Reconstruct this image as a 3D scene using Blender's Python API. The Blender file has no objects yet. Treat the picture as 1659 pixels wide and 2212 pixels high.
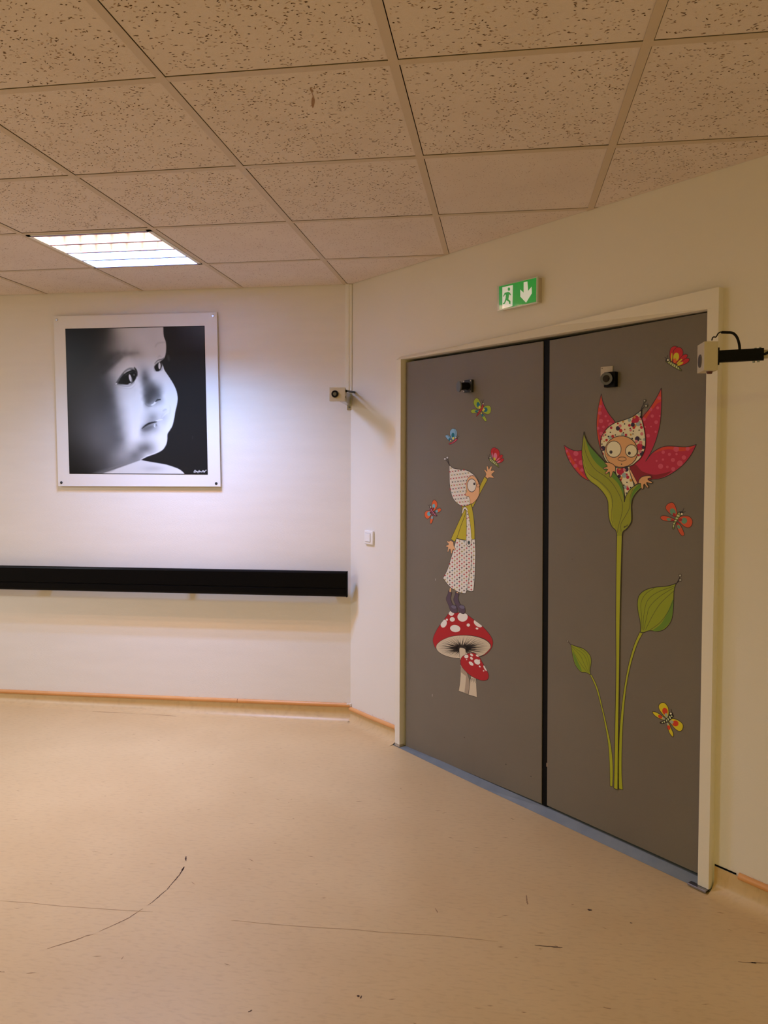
import bpy, bmesh, math, random
import numpy as np
from mathutils import Matrix, Vector

# ------------------------------------------------------------------ camera, light, exposure
FPX, YAW, PITCH, ROLL = 1675.8, .1495, -.0346, .0028
CAM = np.array([1.4752, -1.9227, 1.4699])
AX, AY = 835.35, 1055.08                    # where the optical axis meets the 1659x2212 frame


def _rot(y, p, r):
    cy, sy, cp, sp, cr, sr = math.cos(y), math.sin(y), math.cos(p), math.sin(p), math.cos(r), math.sin(r)
    return (np.array([[cy, -sy, 0], [sy, cy, 0], [0, 0, 1]]) @ np.array([[1, 0, 0], [0, cp, -sp], [0, sp, cp]])
            @ np.array([[1, 0, 0], [0, 0, -1], [0, 1, 0]]) @ np.array([[cr, -sr, 0], [sr, cr, 0], [0, 0, 1]]))


ROT = _rot(YAW, PITCH, ROLL)
scene = bpy.context.scene
cam_data = bpy.data.cameras.new('camera')
cam = bpy.data.objects.new('camera', cam_data)
scene.collection.objects.link(cam)
m4 = Matrix([list(ROT[i]) + [CAM[i]] for i in range(3)] + [[0, 0, 0, 1]])
cam.matrix_world = m4
cam_data.sensor_fit = 'HORIZONTAL'
cam_data.sensor_width = 36
cam_data.lens = FPX / 1659 * 36
cam_data.shift_x = -(AX - 829.5) / 1659
cam_data.shift_y = -(1106 - AY) / 1659
cam_data.clip_start = .02
scene.camera = cam
scene.view_settings.view_transform = 'Standard'
scene.view_settings.look = 'None'
scene.view_settings.gamma = 1
scene.view_settings.use_curve_mapping = False
scene.view_settings.exposure = -.04
world = bpy.data.worlds.new('world')
scene.world = world
world.use_nodes = True
world.node_tree.nodes['Background'].inputs[0].default_value = (0, 0, 0, 1)
world.node_tree.nodes['Background'].inputs[1].default_value = 0
scene.cycles.use_denoising = True
scene.cycles.max_bounces = 10
scene.cycles.diffuse_bounces = 6

CEIL = 2.45
FIX = (-.6, 0, 1.2, 1.8)                    # cell of the visible ceiling light
TUBES = [((1.0, .50, .30), 8.2), ((1.0, .50, .30), 8.2), ((.27, .50, 1.0), 20), ((.27, .50, 1.0), 20)]


def area_light(name, x0, x1, y0, y1, z, col, power, spread=150):
    d = bpy.data.lights.new(name, 'AREA')
    d.shape = 'RECTANGLE'
    d.size, d.size_y = x1 - x0, y1 - y0
    d.color = col
    d.energy = power
    d.spread = math.radians(spread)
    o = bpy.data.objects.new(name, d)
    scene.collection.objects.link(o)
    o.location = ((x0 + x1) / 2, (y0 + y1) / 2, z)
    return o


for k, (c, pw) in enumerate(TUBES):
    yy = 1.2 + .028 + k * .136
    area_light('fluorescent_tube', -.565, -.035, yy + .045, yy + .091, CEIL + .050, c, pw, 150)
# unseen lamps added as fill, placed and tinted to balance the room's light
area_light('unseen_fill_lamp', 1.2, 1.8, -4.2, -3.6, CEIL - .01, (1.0, .90, .21), 38, 180)
area_light('unseen_fill_lamp', -3.0, -2.4, -.6, 0, CEIL - .01, (.80, .88, 1.0), 58, 180)


# ------------------------------------------------------------------ measuring helpers (photo -> the real wall planes)
def ray(x, y):
    return ROT @ np.array([(x - AX) / FPX, -(y - AY) / FPX, -1.])


WY = 2.3333                                  # the wall with the picture
KX, KY = .631, 2.3333                        # the corner
A45 = math.radians(43.7)
U = np.array([math.cos(A45), -math.sin(A45), 0.])     # along the door wall
N = np.array([-math.sin(A45), -math.cos(A45), 0.])    # out of the door wall into the room
K0 = np.array([KX, KY, 0.])


def on_door(x, y, off=0.):
    d = ray(x, y)
    p = CAM + d * (np.dot(K0 + N * off - CAM, N) / np.dot(d, N))
    return float(np.dot(p - K0, U)), float(p[2])


def on_left(x, y, off=0.):
    d = ray(x, y)
    p = CAM + d * ((WY - off - CAM[1]) / d[1])
    return float(p[0]), float(p[2])


def on_z(x, y, z):
    d = ray(x, y)
    p = CAM + d * ((z - CAM[2]) / d[2])
    return float(p[0]), float(p[1])


def DW(s, z, off=0.):                        # door-wall coordinates -> world
    p = K0 + U * s + N * off
    return (float(p[0]), float(p[1]), float(z))


def LW(x, z, off=0.):
    return (x, WY - off, z)


# ------------------------------------------------------------------ materials
def lin(c):
    return tuple(((v / 255) / 12.92 if v / 255 <= .04045 else ((v / 255 + .055) / 1.055) ** 2.4) for v in c)


MATS = {}


def mat(name, rgb, rough=.6, metal=0., spec=.5, emit=None, estr=0., coat=0.):
    if name in MATS:
        return MATS[name]
    m = bpy.data.materials.new(name)
    m.use_nodes = True
    b = m.node_tree.nodes['Principled BSDF']
    b.inputs['Base Color'].default_value = (*lin(rgb), 1)
    b.inputs['Roughness'].default_value = rough
    b.inputs['Metallic'].default_value = metal
    b.inputs['Specular IOR Level'].default_value = spec
    b.inputs['Coat Weight'].default_value = coat
    b.inputs['Coat Roughness'].default_value = 0
    if emit:
        b.inputs['Emission Color'].default_value = (*lin(emit), 1)
        b.inputs['Emission Strength'].default_value = estr
    MATS[name] = m
    return m


def noise_mat(name, c1, c2, scale, rough=.6, stretch=(1, 1, 1), bump=0., bscale=None, detail=6, spec=.4, lo=.3, hi=.7,
              fine=None, rot=0.):
    m = mat(name, c1, rough, spec=spec)
    nt = m.node_tree
    b = nt.nodes['Principled BSDF']
    tc = nt.nodes.new('ShaderNodeTexCoord')
    mp = nt.nodes.new('ShaderNodeMapping')
    mp.inputs['Scale'].default_value = stretch
    mp.inputs['Rotation'].default_value = (0, 0, rot)
    nt.links.new(tc.outputs['Object'], mp.inputs['Vector'])
    n = nt.nodes.new('ShaderNodeTexNoise')
    n.inputs['Scale'].default_value = scale
    n.inputs['Detail'].default_value = detail
    nt.links.new(mp.outputs[0], n.inputs['Vector'])
    r = nt.nodes.new('ShaderNodeValToRGB')
    r.color_ramp.elements[0].position = lo
    r.color_ramp.elements[1].position = hi
    r.color_ramp.elements[0].color = (*lin(c1), 1)
    r.color_ramp.elements[1].color = (*lin(c2), 1)
    nt.links.new(n.outputs[0], r.inputs[0])
    out = r.outputs[0]
    if fine:                                  # (colour, scale, stretch, lo, hi, strength) darker streaks
        mp2 = nt.nodes.new('ShaderNodeMapping')
        mp2.inputs['Scale'].default_value = fine[2]
        mp2.inputs['Rotation'].default_value = (0, 0, rot)
        nt.links.new(tc.outputs['Object'], mp2.inputs['Vector'])
        n2 = nt.nodes.new('ShaderNodeTexNoise')
        n2.inputs['Scale'].default_value = fine[1]
        n2.inputs['Detail'].default_value = 4
        nt.links.new(mp2.outputs[0], n2.inputs['Vector'])
        r2 = nt.nodes.new('ShaderNodeMapRange')
        r2.inputs[1].default_value = fine[3]
        r2.inputs[2].default_value = fine[4]
        r2.inputs[4].default_value = fine[5]
        nt.links.new(n2.outputs[0], r2.inputs[0])
        mx = nt.nodes.new('ShaderNodeMix')
        mx.data_type = 'RGBA'
        mx.inputs[7].default_value = (*lin(fine[0]), 1)
        nt.links.new(r2.outputs[0], mx.inputs[0])
        nt.links.new(out, mx.inputs[6])
        out = mx.outputs[2]
    nt.links.new(out, b.inputs['Base Color'])
    if bump:
        nb = nt.nodes.new('ShaderNodeTexNoise')
        nb.inputs['Scale'].default_value = bscale or scale * 4
        nb.inputs['Detail'].default_value = 3
        nt.links.new(mp.outputs[0], nb.inputs['Vector'])
        bp = nt.nodes.new('ShaderNodeBump')
        bp.inputs['Strength'].default_value = bump
        bp.inputs['Distance'].default_value = .002
        nt.links.new(nb.outputs[0], bp.inputs['Height'])
        nt.links.new(bp.outputs[0], b.inputs['Normal'])
    return m


M_WALL = noise_mat('painted_woven_wallpaper', (230, 224, 217), (234, 228, 221), 3, .62, (1, 1, 6), .35, 90)
M_DWALL = noise_mat('painted_plaster', (229, 223, 212), (232, 226, 216), 2, .7, (1, 1, 1), .12, 160)
M_FRAME = noise_mat('painted_door_frame', (231, 225, 211), (234, 228, 215), 3, .5)
M_FLOOR = noise_mat('beige_vinyl', (205, 175, 127), (217, 189, 141), 2.2, .40, (1, 1, 1), .05, 60, lo=.25, hi=.75, spec=.5,
                    fine=((172, 140, 104), 30, (1.0, 3.2, 1), .50, .85, .42))
M_BEAD = noise_mat('orange_pvc_bead', (214, 152, 92), (224, 164, 104), 8, .35)
M_CAULK = noise_mat('white_caulk', (238, 232, 226), (222, 208, 194), 60, .7)
M_TILE = noise_mat('ceiling_tile', (223, 208, 196), (228, 214, 203), 5, .95, bump=.5, bscale=420, spec=.1)
M_FISS1 = mat('tile_fissure_dark', (96, 72, 54), .95, spec=0)
M_FISS2 = mat('tile_fissure_mid', (150, 122, 98), .95, spec=0)
M_FISS3 = mat('tile_fissure_faint', (182, 154, 128), .95, spec=0)
M_GRID = mat('ceiling_grid_metal', (206, 188, 166), .55, spec=.3)
M_VOID = mat('ceiling_void', (40, 28, 20), .9, spec=0)
M_STAIN = noise_mat('ceiling_stain', (150, 116, 84), (168, 134, 102), 40, .9)
M_DOOR = noise_mat('grey_door_laminate', (115, 107, 94), (122, 114, 99), 1.4, .52, bump=.15, bscale=240,
                   fine=((106, 97, 84), 2.5, (1, 1, 1), .5, .8, .35))
M_BLACK = mat('black_rubber', (4, 4, 4), .6, spec=.15)
M_GAPDARK = mat('gap_dark', (6, 5, 5), .9, spec=.1)
M_BLUE = noise_mat('blue_grey_vinyl_strip', (108, 116, 120), (121, 127, 127), 14, .5, bump=.1)
M_RAIL = mat('black_bumper_pvc', (4, 4, 6), .35, spec=.12)
M_RAIL2 = mat('black_rail_edge', (44, 46, 52), .3)
M_WHITEPL = mat('white_plastic', (238, 236, 232), .35)
M_BEIGEPL = mat('beige_plastic_box', (198, 188, 166), .45)
M_CHROME = mat('zinc_plated_steel', (190, 190, 192), .25, 1)
M_STEEL = mat('steel_disc', (120, 124, 122), .35, 1)
M_DGREY = mat('dark_grey_plastic', (38, 40, 40), .4)
M_PANEL = mat('white_picture_board', (230, 226, 222), .4)
M_CABLE = mat('black_cable', (7, 5, 5), .5, spec=.2)
M_FAINT = mat('faint_floor_line', (178, 146, 106), .7)
M_CRACK = mat('floor_crack', (74, 50, 38), .9)
M_SCUFF = mat('floor_scuff', (146, 114, 82), .8)
M_DIRT = mat('dirt', (110, 92, 72), .9)

# ------------------------------------------------------------------ object helpers
COL = scene.collection


def link(name, verts, faces, mats, parent=None, fm=None, smooth=False):
    me = bpy.data.meshes.new(name)
    me.from_pydata([tuple(map(float, v)) for v in verts], [], faces)
    if not isinstance(mats, (list, tuple)):
        mats = [mats]
    for m in mats:
        me.materials.append(m)
    if fm:
        me.polygons.foreach_set('material_index', fm)
    if smooth:
        me.polygons.foreach_set('use_smooth', [True] * len(me.polygons))
    me.update()
    o = bpy.data.objects.new(name, me)
    COL.objects.link(o)
    if parent is not None:
        o.parent = parent
        o.matrix_parent_inverse = Matrix.Translation(-Vector(parent.location))
    return o


def tag(o, label, cat, group=None):
    o['label'] = label
    o['category'] = cat
    if group:
        o['group'] = group
    return o


def thing(name, label, cat, loc, group=None):
    o = bpy.data.objects.new(name, None)
    o.empty_display_size = .05
    COL.objects.link(o)
    o.location = loc
    return tag(o, label, cat, group)


def struct(o):
    o['kind'] = 'structure'
    return o


class G:
    """collects shapes (world coordinates) for one mesh"""

    def __init__(self):
        self.v, self.f, self.m, self.mats = [], [], [], []

    def mi(self, m):
        if m not in self.mats:
            self.mats.append(m)
        return self.mats.index(m)

    def add(self, vs, fs, m):
        b = len(self.v)
        self.v += [tuple(map(float, v)) for v in vs]
        k = self.mi(m)
        for f in fs:
            self.f.append([b + i for i in f])
            self.m.append(k)

    def hexa(self, p, m):                     # 8 corners: bottom 4 then top 4
        self.add(p, [(0, 3, 2, 1), (4, 5, 6, 7), (0, 1, 5, 4), (1, 2, 6, 5), (2, 3, 7, 6), (3, 0, 4, 7)], m)

    def box(self, x0, x1, y0, y1, z0, z1, m):
        self.hexa([(x0, y0, z0), (x1, y0, z0), (x1, y1, z0), (x0, y1, z0), (x0, y0, z1), (x1, y0, z1), (x1, y1, z1), (x0, y1, z1)], m)

    def dbox(self, s0, s1, z0, z1, o0, o1, m):  # box on the door wall
        self.hexa([DW(s0, z0, o1), DW(s1, z0, o1), DW(s1, z0, o0), DW(s0, z0, o0), DW(s0, z1, o1), DW(s1, z1, o1), DW(s1, z1, o0), DW(s0, z1, o0)], m)

    def rbox(self, c, ax, ay, az, m, bev=0.):   # oriented box: centre and half-axis vectors, optional edge bevel
        c, ax, ay, az = map(np.array, (c, ax, ay, az))
        if not bev:
            self.hexa([c - ax - ay - az, c + ax - ay - az, c + ax + ay - az, c - ax + ay - az, c - ax - ay + az, c + ax - ay + az, c + ax + ay + az, c - ax + ay + az], m)
            return
        bm = bmesh.new()
        bmesh.ops.create_cube(bm, size=2)
        L = [np.linalg.norm(a) for a in (ax, ay, az)]
        for v in bm.verts:
            v.co = Vector((v.co.x * L[0], v.co.y * L[1], v.co.z * L[2]))
        bmesh.ops.bevel(bm, geom=bm.edges[:] + bm.verts[:], offset=bev, segments=3, profile=.5, affect='EDGES')
        e = [a / l for a, l in zip((ax, ay, az), L)]
        bm.verts.index_update()
        self.add([c + e[0] * v.co.x + e[1] * v.co.y + e[2] * v.co.z for v in bm.verts], [[v.index for v in f.verts] for f in bm.faces], m)
        bm.free()

    def cyl(self, c, axis, r0, r1, h, m, n=28, ref=(0, 0, 1)):
        """frustum from centre c along axis (unit) by h"""
        c, a = np.array(c, float), np.array(axis, float)
        a /= np.linalg.norm(a)
        e = np.cross(a, ref if abs(np.dot(a, ref)) < .9 else (1, 0, 0))
        e /= np.linalg.norm(e)
        g = np.cross(a, e)
        vs = []
        for cc, r in ((c, r0), (c + a * h, r1)):
            for i in range(n):
                t = 2 * math.pi * i / n
                vs.append(cc + (e * math.cos(t) + g * math.sin(t)) * r)
        fs = [(i, (i + 1) % n, n + (i + 1) % n, n + i) for i in range(n)] + [list(range(n))[::-1], list(range(n, 2 * n))]
        self.add(vs, fs, m)

    def tube(self, pts, r, m, n=10):
        pts = [np.array(p, float) for p in pts]
        rs = r if isinstance(r, (list, tuple)) else [r] * len(pts)
        vs, fs = [], []
        up = np.array([.13, .21, .97])
        for i, p in enumerate(pts):
            t = pts[min(i + 1, len(pts) - 1)] - pts[max(i - 1, 0)]
            t /= np.linalg.norm(t)
            e = np.cross(t, up)
            e /= np.linalg.norm(e)
            g = np.cross(t, e)
            for k in range(n):
                a = 2 * math.pi * k / n
                vs.append(p + (e * math.cos(a) + g * math.sin(a)) * rs[i])
        for i in range(len(pts) - 1):
            for k in range(n):
                fs.append((i * n + k, i * n + (k + 1) % n, (i + 1) * n + (k + 1) % n, (i + 1) * n + k))
        fs += [list(range(n))[::-1], list(range(len(vs) - n, len(vs)))]
        self.add(vs, fs, m)

    def build(self, name, parent=None, smooth=False):
        o = link(name, self.v, self.f, self.mats, parent, self.m, False)
        if smooth:
            o.data.polygons.foreach_set('use_smooth', [True] * len(o.data.polygons))
            try:
                o.data.set_sharp_from_angle(angle=math.radians(40))
            except Exception:
                pass
        return o


def crom(pts, sub=6, closed=True):
    """Catmull-Rom through pts; a point with a third entry is a corner"""
    P = [np.array(p[:2], float) for p in pts]
    cor = [len(p) > 2 for p in pts]
    n = len(P)
    out = []
    segs = range(n if closed else n - 1)
    for i in segs:
        j = (i + 1) % n
        a, b = P[i], P[j]
        pa = P[i - 1] if (closed or i > 0) and not cor[i] else a
        pb = P[(j + 1) % n] if (closed or j < n - 1) and not cor[j] else b
        for k in range(sub):
            t = k / sub
            out.append(.5 * ((2 * a) + (b - pa) * t + (2 * pa - 5 * a + 4 * b - pb) * t * t + (-pa + 3 * a - 3 * b + pb) * t ** 3))
    if not closed:
        out.append(P[-1])
    return [tuple(p) for p in out]


def ell(cx, cy, rx, ry, deg=0, n=22):
    c, s = math.cos(math.radians(deg)), math.sin(math.radians(deg))
    return [(cx + rx * math.cos(t) * c - ry * math.sin(t) * s, cy + rx * math.cos(t) * s + ry * math.sin(t) * c)
            for t in (2 * math.pi * i / n for i in range(n))]


def area2(p):
    return sum(p[i][0] * p[(i + 1) % len(p)][1] - p[(i + 1) % len(p)][0] * p[i][1] for i in range(len(p)))


def clip(subject, window):
    """Sutherland-Hodgman: any polygon cut by a convex window"""
    if area2(window) < 0:
        window = window[::-1]
    out = list(subject)
    for i in range(len(window)):
        a, b = window[i], window[(i + 1) % len(window)]
        inp, out = out, []
        for j in range(len(inp)):
            p, q = inp[j - 1], inp[j]
            dp = (b[0] - a[0]) * (p[1] - a[1]) - (b[1] - a[1]) * (p[0] - a[0])
            dq = (b[0] - a[0]) * (q[1] - a[1]) - (b[1] - a[1]) * (q[0] - a[0])
            if dq >= 0:
                if dp < 0:
                    t = dp / (dp - dq)
                    out.append((p[0] + t * (q[0] - p[0]), p[1] + t * (q[1] - p[1])))
                out.append(q)
            elif dp >= 0:
                t = dp / (dp - dq)
                out.append((p[0] + t * (q[0] - p[0]), p[1] + t * (q[1] - p[1])))
        if len(out) < 3:
            return []
    return out


# ------------------------------------------------------------------ the room shell
SEND = 3.0
EX, EY, _ = DW(SEND, 0)
XL, YB = -4.2, -5.0
foot = [(XL, YB), (EX, YB), (EX, EY), (KX, KY), (XL, KY)]

g = G()                                      # floor with its cracks, scuffs and specks
g.add([(XL - .1, YB - .1, 0), (EX + .1, YB - .1, 0), (EX + .1, KY + .1, 0), (XL - .1, KY + .1, 0)], [(0, 1, 2, 3)], M_FLOOR)


def strip_floor(pts, w, m, z=.0004, seed=0):
    rnd = random.Random(seed)
    P = [np.array(on_z(x, y, 0)) for x, y in crom([(a, b) for a, b in pts], 5, False)]
    vs = []
    for i, p in enumerate(P):
        t = P[min(i + 1, len(P) - 1)] - P[max(i - 1, 0)]
        t /= np.linalg.norm(t)
        nn = np.array([-t[1], t[0]])
        e = math.sin(math.pi * (i + .35) / (len(P) + .2))
        ww = w * (.35 + .65 * e) * rnd.uniform(.6, 1.2) / 2
        j = nn * rnd.uniform(-.0008, .0008)
        vs += [(*(p + nn * ww + j), z), (*(p - nn * ww + j), z)]
    g.add(vs, [(2 * i, 2 * i + 1, 2 * i + 3, 2 * i + 2) for i in range(len(P) - 1)], m)


def cz(x0, y0, s, pts):
    return [(x0 + a / s, y0 + b / s) for a, b in pts]


ck = lambda pts: cz(80, 1800, 4.1475, pts)
strip_floor(ck([(1318, 300), (1298, 340), (1250, 405), (1210, 450), (1165, 505)]), .0042, M_CRACK, seed=1)
strip_floor(ck([(1165, 505), (1110, 550), (1060, 595), (995, 645)]), .0032, M_CRACK, seed=2)
strip_floor(ck([(948, 675), (880, 720), (800, 770), (700, 815), (560, 880)]), .003, mat('floor_crack_faint', (128, 96, 70), .9), seed=3)
strip_floor(ck([(505, 908), (440, 920), (350, 955), (230, 992), (90, 1035)]), .0028, mat('floor_crack_faint', (0, 0, 0)), seed=4)
strip_floor(ck([(1333, 208), (1333, 228), (1334, 248)]), .006, M_CRACK, seed=5)
strip_floor(ck([(1320, 300), (1306, 320), (1298, 338)]), .0075, M_CRACK, seed=6)
strip_floor(ck([(775, 1105), (765, 1118), (755, 1130)]), .003, M_SCUFF, seed=7)
strip_floor([(0, 1946), (60, 1950), (130, 1957), (230, 1964), (330, 1970)], .003, M_FAINT, seed=8)
strip_floor([(500, 1988), (620, 1999), (760, 2008), (830, 2014), (960, 2022), (1075, 2034)], .003, M_FAINT, seed=9)
strip_floor([(1155, 2042), (1190, 2045), (1215, 2047)], .004, M_CRACK, seed=10)
strip_floor([(1137, 1934), (1138, 1945), (1140, 1954)], .005, M_SCUFF, seed=11)
strip_floor([(1270, 1964), (1274, 1966), (1279, 1966)], .012, M_CRACK, seed=12)
strip_floor([(1594, 2078), (1628, 2079.5), (1659, 2081)], .004, M_SCUFF, seed=13)
strip_floor([(1622, 2079), (1628, 2080), (1634, 2080)], .007, M_CRACK, seed=14)
strip_floor([(773, 2150), (774, 2152), (775, 2154)], .007, M_CRACK, seed=15)
strip_floor([(781, 2151), (780, 2154), (778, 2157)], .004, M_CRACK, seed=16)
strip_floor([(536, 2186), (541, 2184), (545, 2182)], .004, M_CRACK, seed=17)
strip_floor([(940, 1962), (943, 1967), (945, 1972)], .003, M_SCUFF, seed=18)
strip_floor([(1303, 2176), (1312, 2178), (1320, 2179)], .004, M_SCUFF, seed=19)
strip_floor([(1361, 1993), (1363, 1994), (1366, 1994)], .005, M_CRACK, seed=20)
strip_floor([(0, 2098), (-6, 2098), (10, 2100)], .003, M_SCUFF, seed=21)
strip_floor([(200, 1537), (250, 1539), (300, 1541), (380, 1547)], .012, M_FAINT, seed=22)
for k_, pts_ in enumerate(([(751, 1557), (754, 1560), (753, 1563)], [(756, 1556), (759, 1558), (758, 1562)], [(750, 1563), (752, 1564), (755, 1563)])):
    strip_floor(pts_, .004, M_CRACK, z=.012, seed=30 + k_)
rf = random.Random(77)
for i in range(150):                         # small wear nicks in the vinyl
    x, y = rf.uniform(-1.6, 2.4), rf.uniform(-.4, 2.1)
    l = rf.uniform(.004, .016)
    a = rf.gauss(0, .35)
    w = rf.uniform(.0008, .0018)
    c, s = math.cos(a), math.sin(a)
    g.add([(x - c * l, y - s * l, .0003), (x + s * w, y - c * w, .0003), (x + c * l, y + s * l, .0003), (x - s * w, y + c * w, .0003)],
          [(0, 1, 2, 3)], M_SCUFF)
struct(g.build('floor'))

g = G()
g.box(XL - .1, KX + .1, WY, WY + .12, -.02, CEIL + .3, M_WALL)
struct(g.build('wall_left'))
CL, CR, CT = .48, 2.129, 1.986               # door opening
g = G()
g.dbox(-.08, CL - .03, -.02, CEIL + .3, -.14, 0, M_DWALL)
g.dbox(CR + .03, SEND + .1, -.02, CEIL + .3, -.14, 0, M_DWALL)
g.dbox(CL - .03, CR + .03, CT + .03, CEIL + .3, -.14, 0, M_DWALL)
struct(g.build('wall_right'))
g = G()
g.box(EX, EX + .12, YB - .1, EY + .06, -.02, CEIL + .3, M_DWALL)
struct(g.build('wall_far_right'))
g = G()
g.box(XL - .12, XL, YB - .1, WY + .1, -.02, CEIL + .3, M_DWALL)
struct(g.build('wall_far_left'))
g = G()
g.box(XL - .1, EX + .1, YB - .12, YB, -.02, CEIL + .3, M_DWALL)
struct(g.build('wall_back'))

# ceiling: tiles with fissures in one mesh, T-bar grid as its part
half = [(XL, YB), (EX, YB), (EX, EY - .004), DW(SEND, 0, .004)[:2], DW(0, 0, .004)[:2], (KX, KY - .005), (XL, KY - .005)]
half = [(XL, YB), (EX, YB), (EX, EY), DW(.002, 0, .004)[:2], (KX - .006, KY - .005), (XL, KY - .005)]
g = G()
gg = G()
B = .012
rt = random.Random(5)
for i in range(-7, 5):
    for j in range(-9, 5):
        x0, x1, y0, y1 = i * .6, (i + 1) * .6, j * .6, (j + 1) * .6
        if (i, j) in ((-1, 2), (2, -7), (-4, -6)):
            continue
        tz = CEIL + rt.uniform(.0005, .0015)
        # the tile lies slightly off its cell, leaving an open joint on the sides away from the far wall
        rect = [(x0 + B + .0020, y0 + B - .001), (x1 - B + .001, y0 + B - .001), (x1 - B + .001, y1 - B - .0028), (x0 + B + .0020, y1 - B - .0028)]
        p = clip(half, rect)
        if len(p) < 3:
            continue
        if area2(p) > 0:
            p = p[::-1]
        n = len(p)
        g.add([(a, b, tz) for a, b in p] + [(a, b, tz + .018) for a, b in p],
              [list(range(n))] + [(k, n + k, n + (k + 1) % n, (k + 1) % n) for k in range(n)], M_TILE)
        if y0 > -1.3 and x0 > -2.5:
            fine = (i, j) == (2, 1)
            far = j >= 2
            cnt = 1500 if not fine else 1700
            for _ in range(cnt):
                cx, cy = rt.uniform(x0 + .02, x1 - .02), rt.uniform(y0 + .02, y1 - .02)
                # clusters
                if math.sin(cx * 41 + i * 3) * math.sin(cy * 37 + j) + rt.random() * 1.6 < .3:
                    continue
                k = rt.random()
                L_ = rt.uniform(.0022, .0052) * (.55 if fine else .75 if far else 1)
                W_ = rt.uniform(.0009, .0022) * (.55 if fine else .75 if far else 1)
                a = rt.gauss(0, .6)
                mm = M_FISS1 if (k < (.1 if far else .36) and not fine) else (M_FISS2 if k < .66 else M_FISS3)
                c, s = math.cos(a), math.sin(a)
                j1, j2 = rt.uniform(.5, 1), rt.uniform(.5, 1)
                q = [(-L_, 0), (-L_ * .3, -W_ * j1), (L_ * .5, -W_ * j2), (L_, 0), (L_ * .3, W_ * j1), (-L_ * .5, W_ * j2)]
                q = [(cx + u * c - v * s, cy + u * s + v * c) for u, v in q]
                if clip(half, q[::-1]) == []:
                    continue
                off = (cx - KX) * N[0] + (cy - KY) * N[1]
                if off < .012 or cy > KY - .012:
                    continue
                g.add([(u, v, tz - .0003) for u, v in q], [(0, 5, 4, 3, 2, 1)], mm)
# dark void above the joints
g.add([(XL, YB, CEIL + .05), (-.6, YB, CEIL + .05), (-.6, KY, CEIL + .05), (XL, KY, CEIL + .05)], [(0, 1, 2, 3)], M_VOID)
g.add([(0, YB, CEIL + .05), (EX + .4, YB, CEIL + .05), (EX + .4, KY, CEIL + .05), (0, KY, CEIL + .05)], [(0, 1, 2, 3)], M_VOID)
g.add([(-.6, YB, CEIL + .05), (0, YB, CEIL + .05), (0, 1.19, CEIL + .05), (-.6, 1.19, CEIL + .05)], [(0, 1, 2, 3)], M_VOID)
g.add([(-.6, 1.81, CEIL + .05), (0, 1.81, CEIL + .05), (0, KY, CEIL + .05), (-.6, KY, CEIL + .05)], [(0, 1, 2, 3)], M_VOID)
# brown drip mark on a tile
st = [on_z(*p, CEIL) for p in cz(600, 60, 10.37, crom([(735, 1335), (775, 1350), (745, 1370), (800, 1420), (775, 1450), (795, 1520), (815, 1580), (828, 1650), (800, 1780), (775, 1785), (755, 1720), (760, 1600), (780, 1530), (755, 1450), (725, 1390)], 4))]
if area2(st) > 0:
    st = st[::-1]
g.add([(a, b, CEIL - .0002) for a, b in st], [list(range(len(st)))], M_STAIN)
ceiling = struct(g.build('ceiling'))
for i in range(-7, 6):
    p = clip(half, [(i * .6 - B, YB), (i * .6 + B, YB), (i * .6 + B, KY), (i * .6 - B, KY)])
    if len(p) >= 3:
        if area2(p) > 0:
            p = p[::-1]
        n = len(p)
        gg.add([(a, b, CEIL - .0012) for a, b in p] + [(a, b, CEIL + .0) for a, b in p],
               [list(range(n))] + [(k, n + k, n + (k + 1) % n, (k + 1) % n) for k in range(n)], M_GRID)
        gg.box(i * .6 - .0015, i * .6 + .0015, YB, min(KY, KY if i * .6 < KX else KY - (i * .6 - KX) * 1.05) - .02, CEIL, CEIL + .035, M_GRID)
for j in range(-8, 5):
    for i in range(-7, 5):
        p = clip(half, [(i * .6 + B, j * .6 - B), (i * .6 + .6 - B, j * .6 - B), (i * .6 + .6 - B, j * .6 + B), (i * .6 + B, j * .6 + B)])
        if len(p) >= 3:
            if area2(p) > 0:
                p = p[::-1]
            n = len(p)
            gg.add([(a, b, CEIL - .0007) for a, b in p] + [(a, b, CEIL + .0003) for a, b in p],
                   [list(range(n))] + [(k, n + k, n + (k + 1) % n, (k + 1) % n) for k in range(n)], M_GRID)
            if p and abs(sum(q[0] for q in p) / n - (i * .6 + .3)) < .05:
                gg.box(i * .6 + B, i * .6 + .6 - B, j * .6 - .0015, j * .6 + .0015, CEIL, CEIL + .03, M_GRID)
struct(gg.build('ceiling_grid', ceiling))

# ------------------------------------------------------------------ skirting: coved vinyl and its bead
rb = random.Random(11)


def zl(x):                                   # height of the bead on the left wall
    return .0655 + .0215 * (x + 1.53) / 2.16


def cove(pathf, zt, n, a, b):
    """pathf(t, off, z) -> world"""
    prof = [(.066, -.0006), (.052, .0006), (.044, .0016), (.034, .0042), (.022, .0105), (.011, .021), (.004, .034), (.003, .05), (.003, 1)]
    vs, fs = [], []
    for i in range(n + 1):
        t = a + (b - a) * i / n
        for (o, z) in prof:
            vs.append(pathf(t, o, z if z < 1 else zt(t)))
    k = len(prof)
    for i in range(n):
        for j in range(k - 1):
            fs.append((i * k + j, (i + 1) * k + j, (i + 1) * k + j + 1, i * k + j + 1))
    return vs, fs


def left_path(t, o, z):
    # meets the door wall along the bisector
    lim = KX - o * math.tan((math.pi / 2 - (math.pi / 2 - A45)) / 2) * -1
    return (min(t, KX - o * .40 + o * .80 * 0), WY - o, z)


TAN = math.tan(A45 / 2)


def left_path(t, o, z):
    return (t + (o * TAN if t > KX - .001 else 0), WY - o, z)


def door_path(t, o, z):
    return DW(t + (o * TAN * -1 if t < .001 else 0), z, o)


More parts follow.
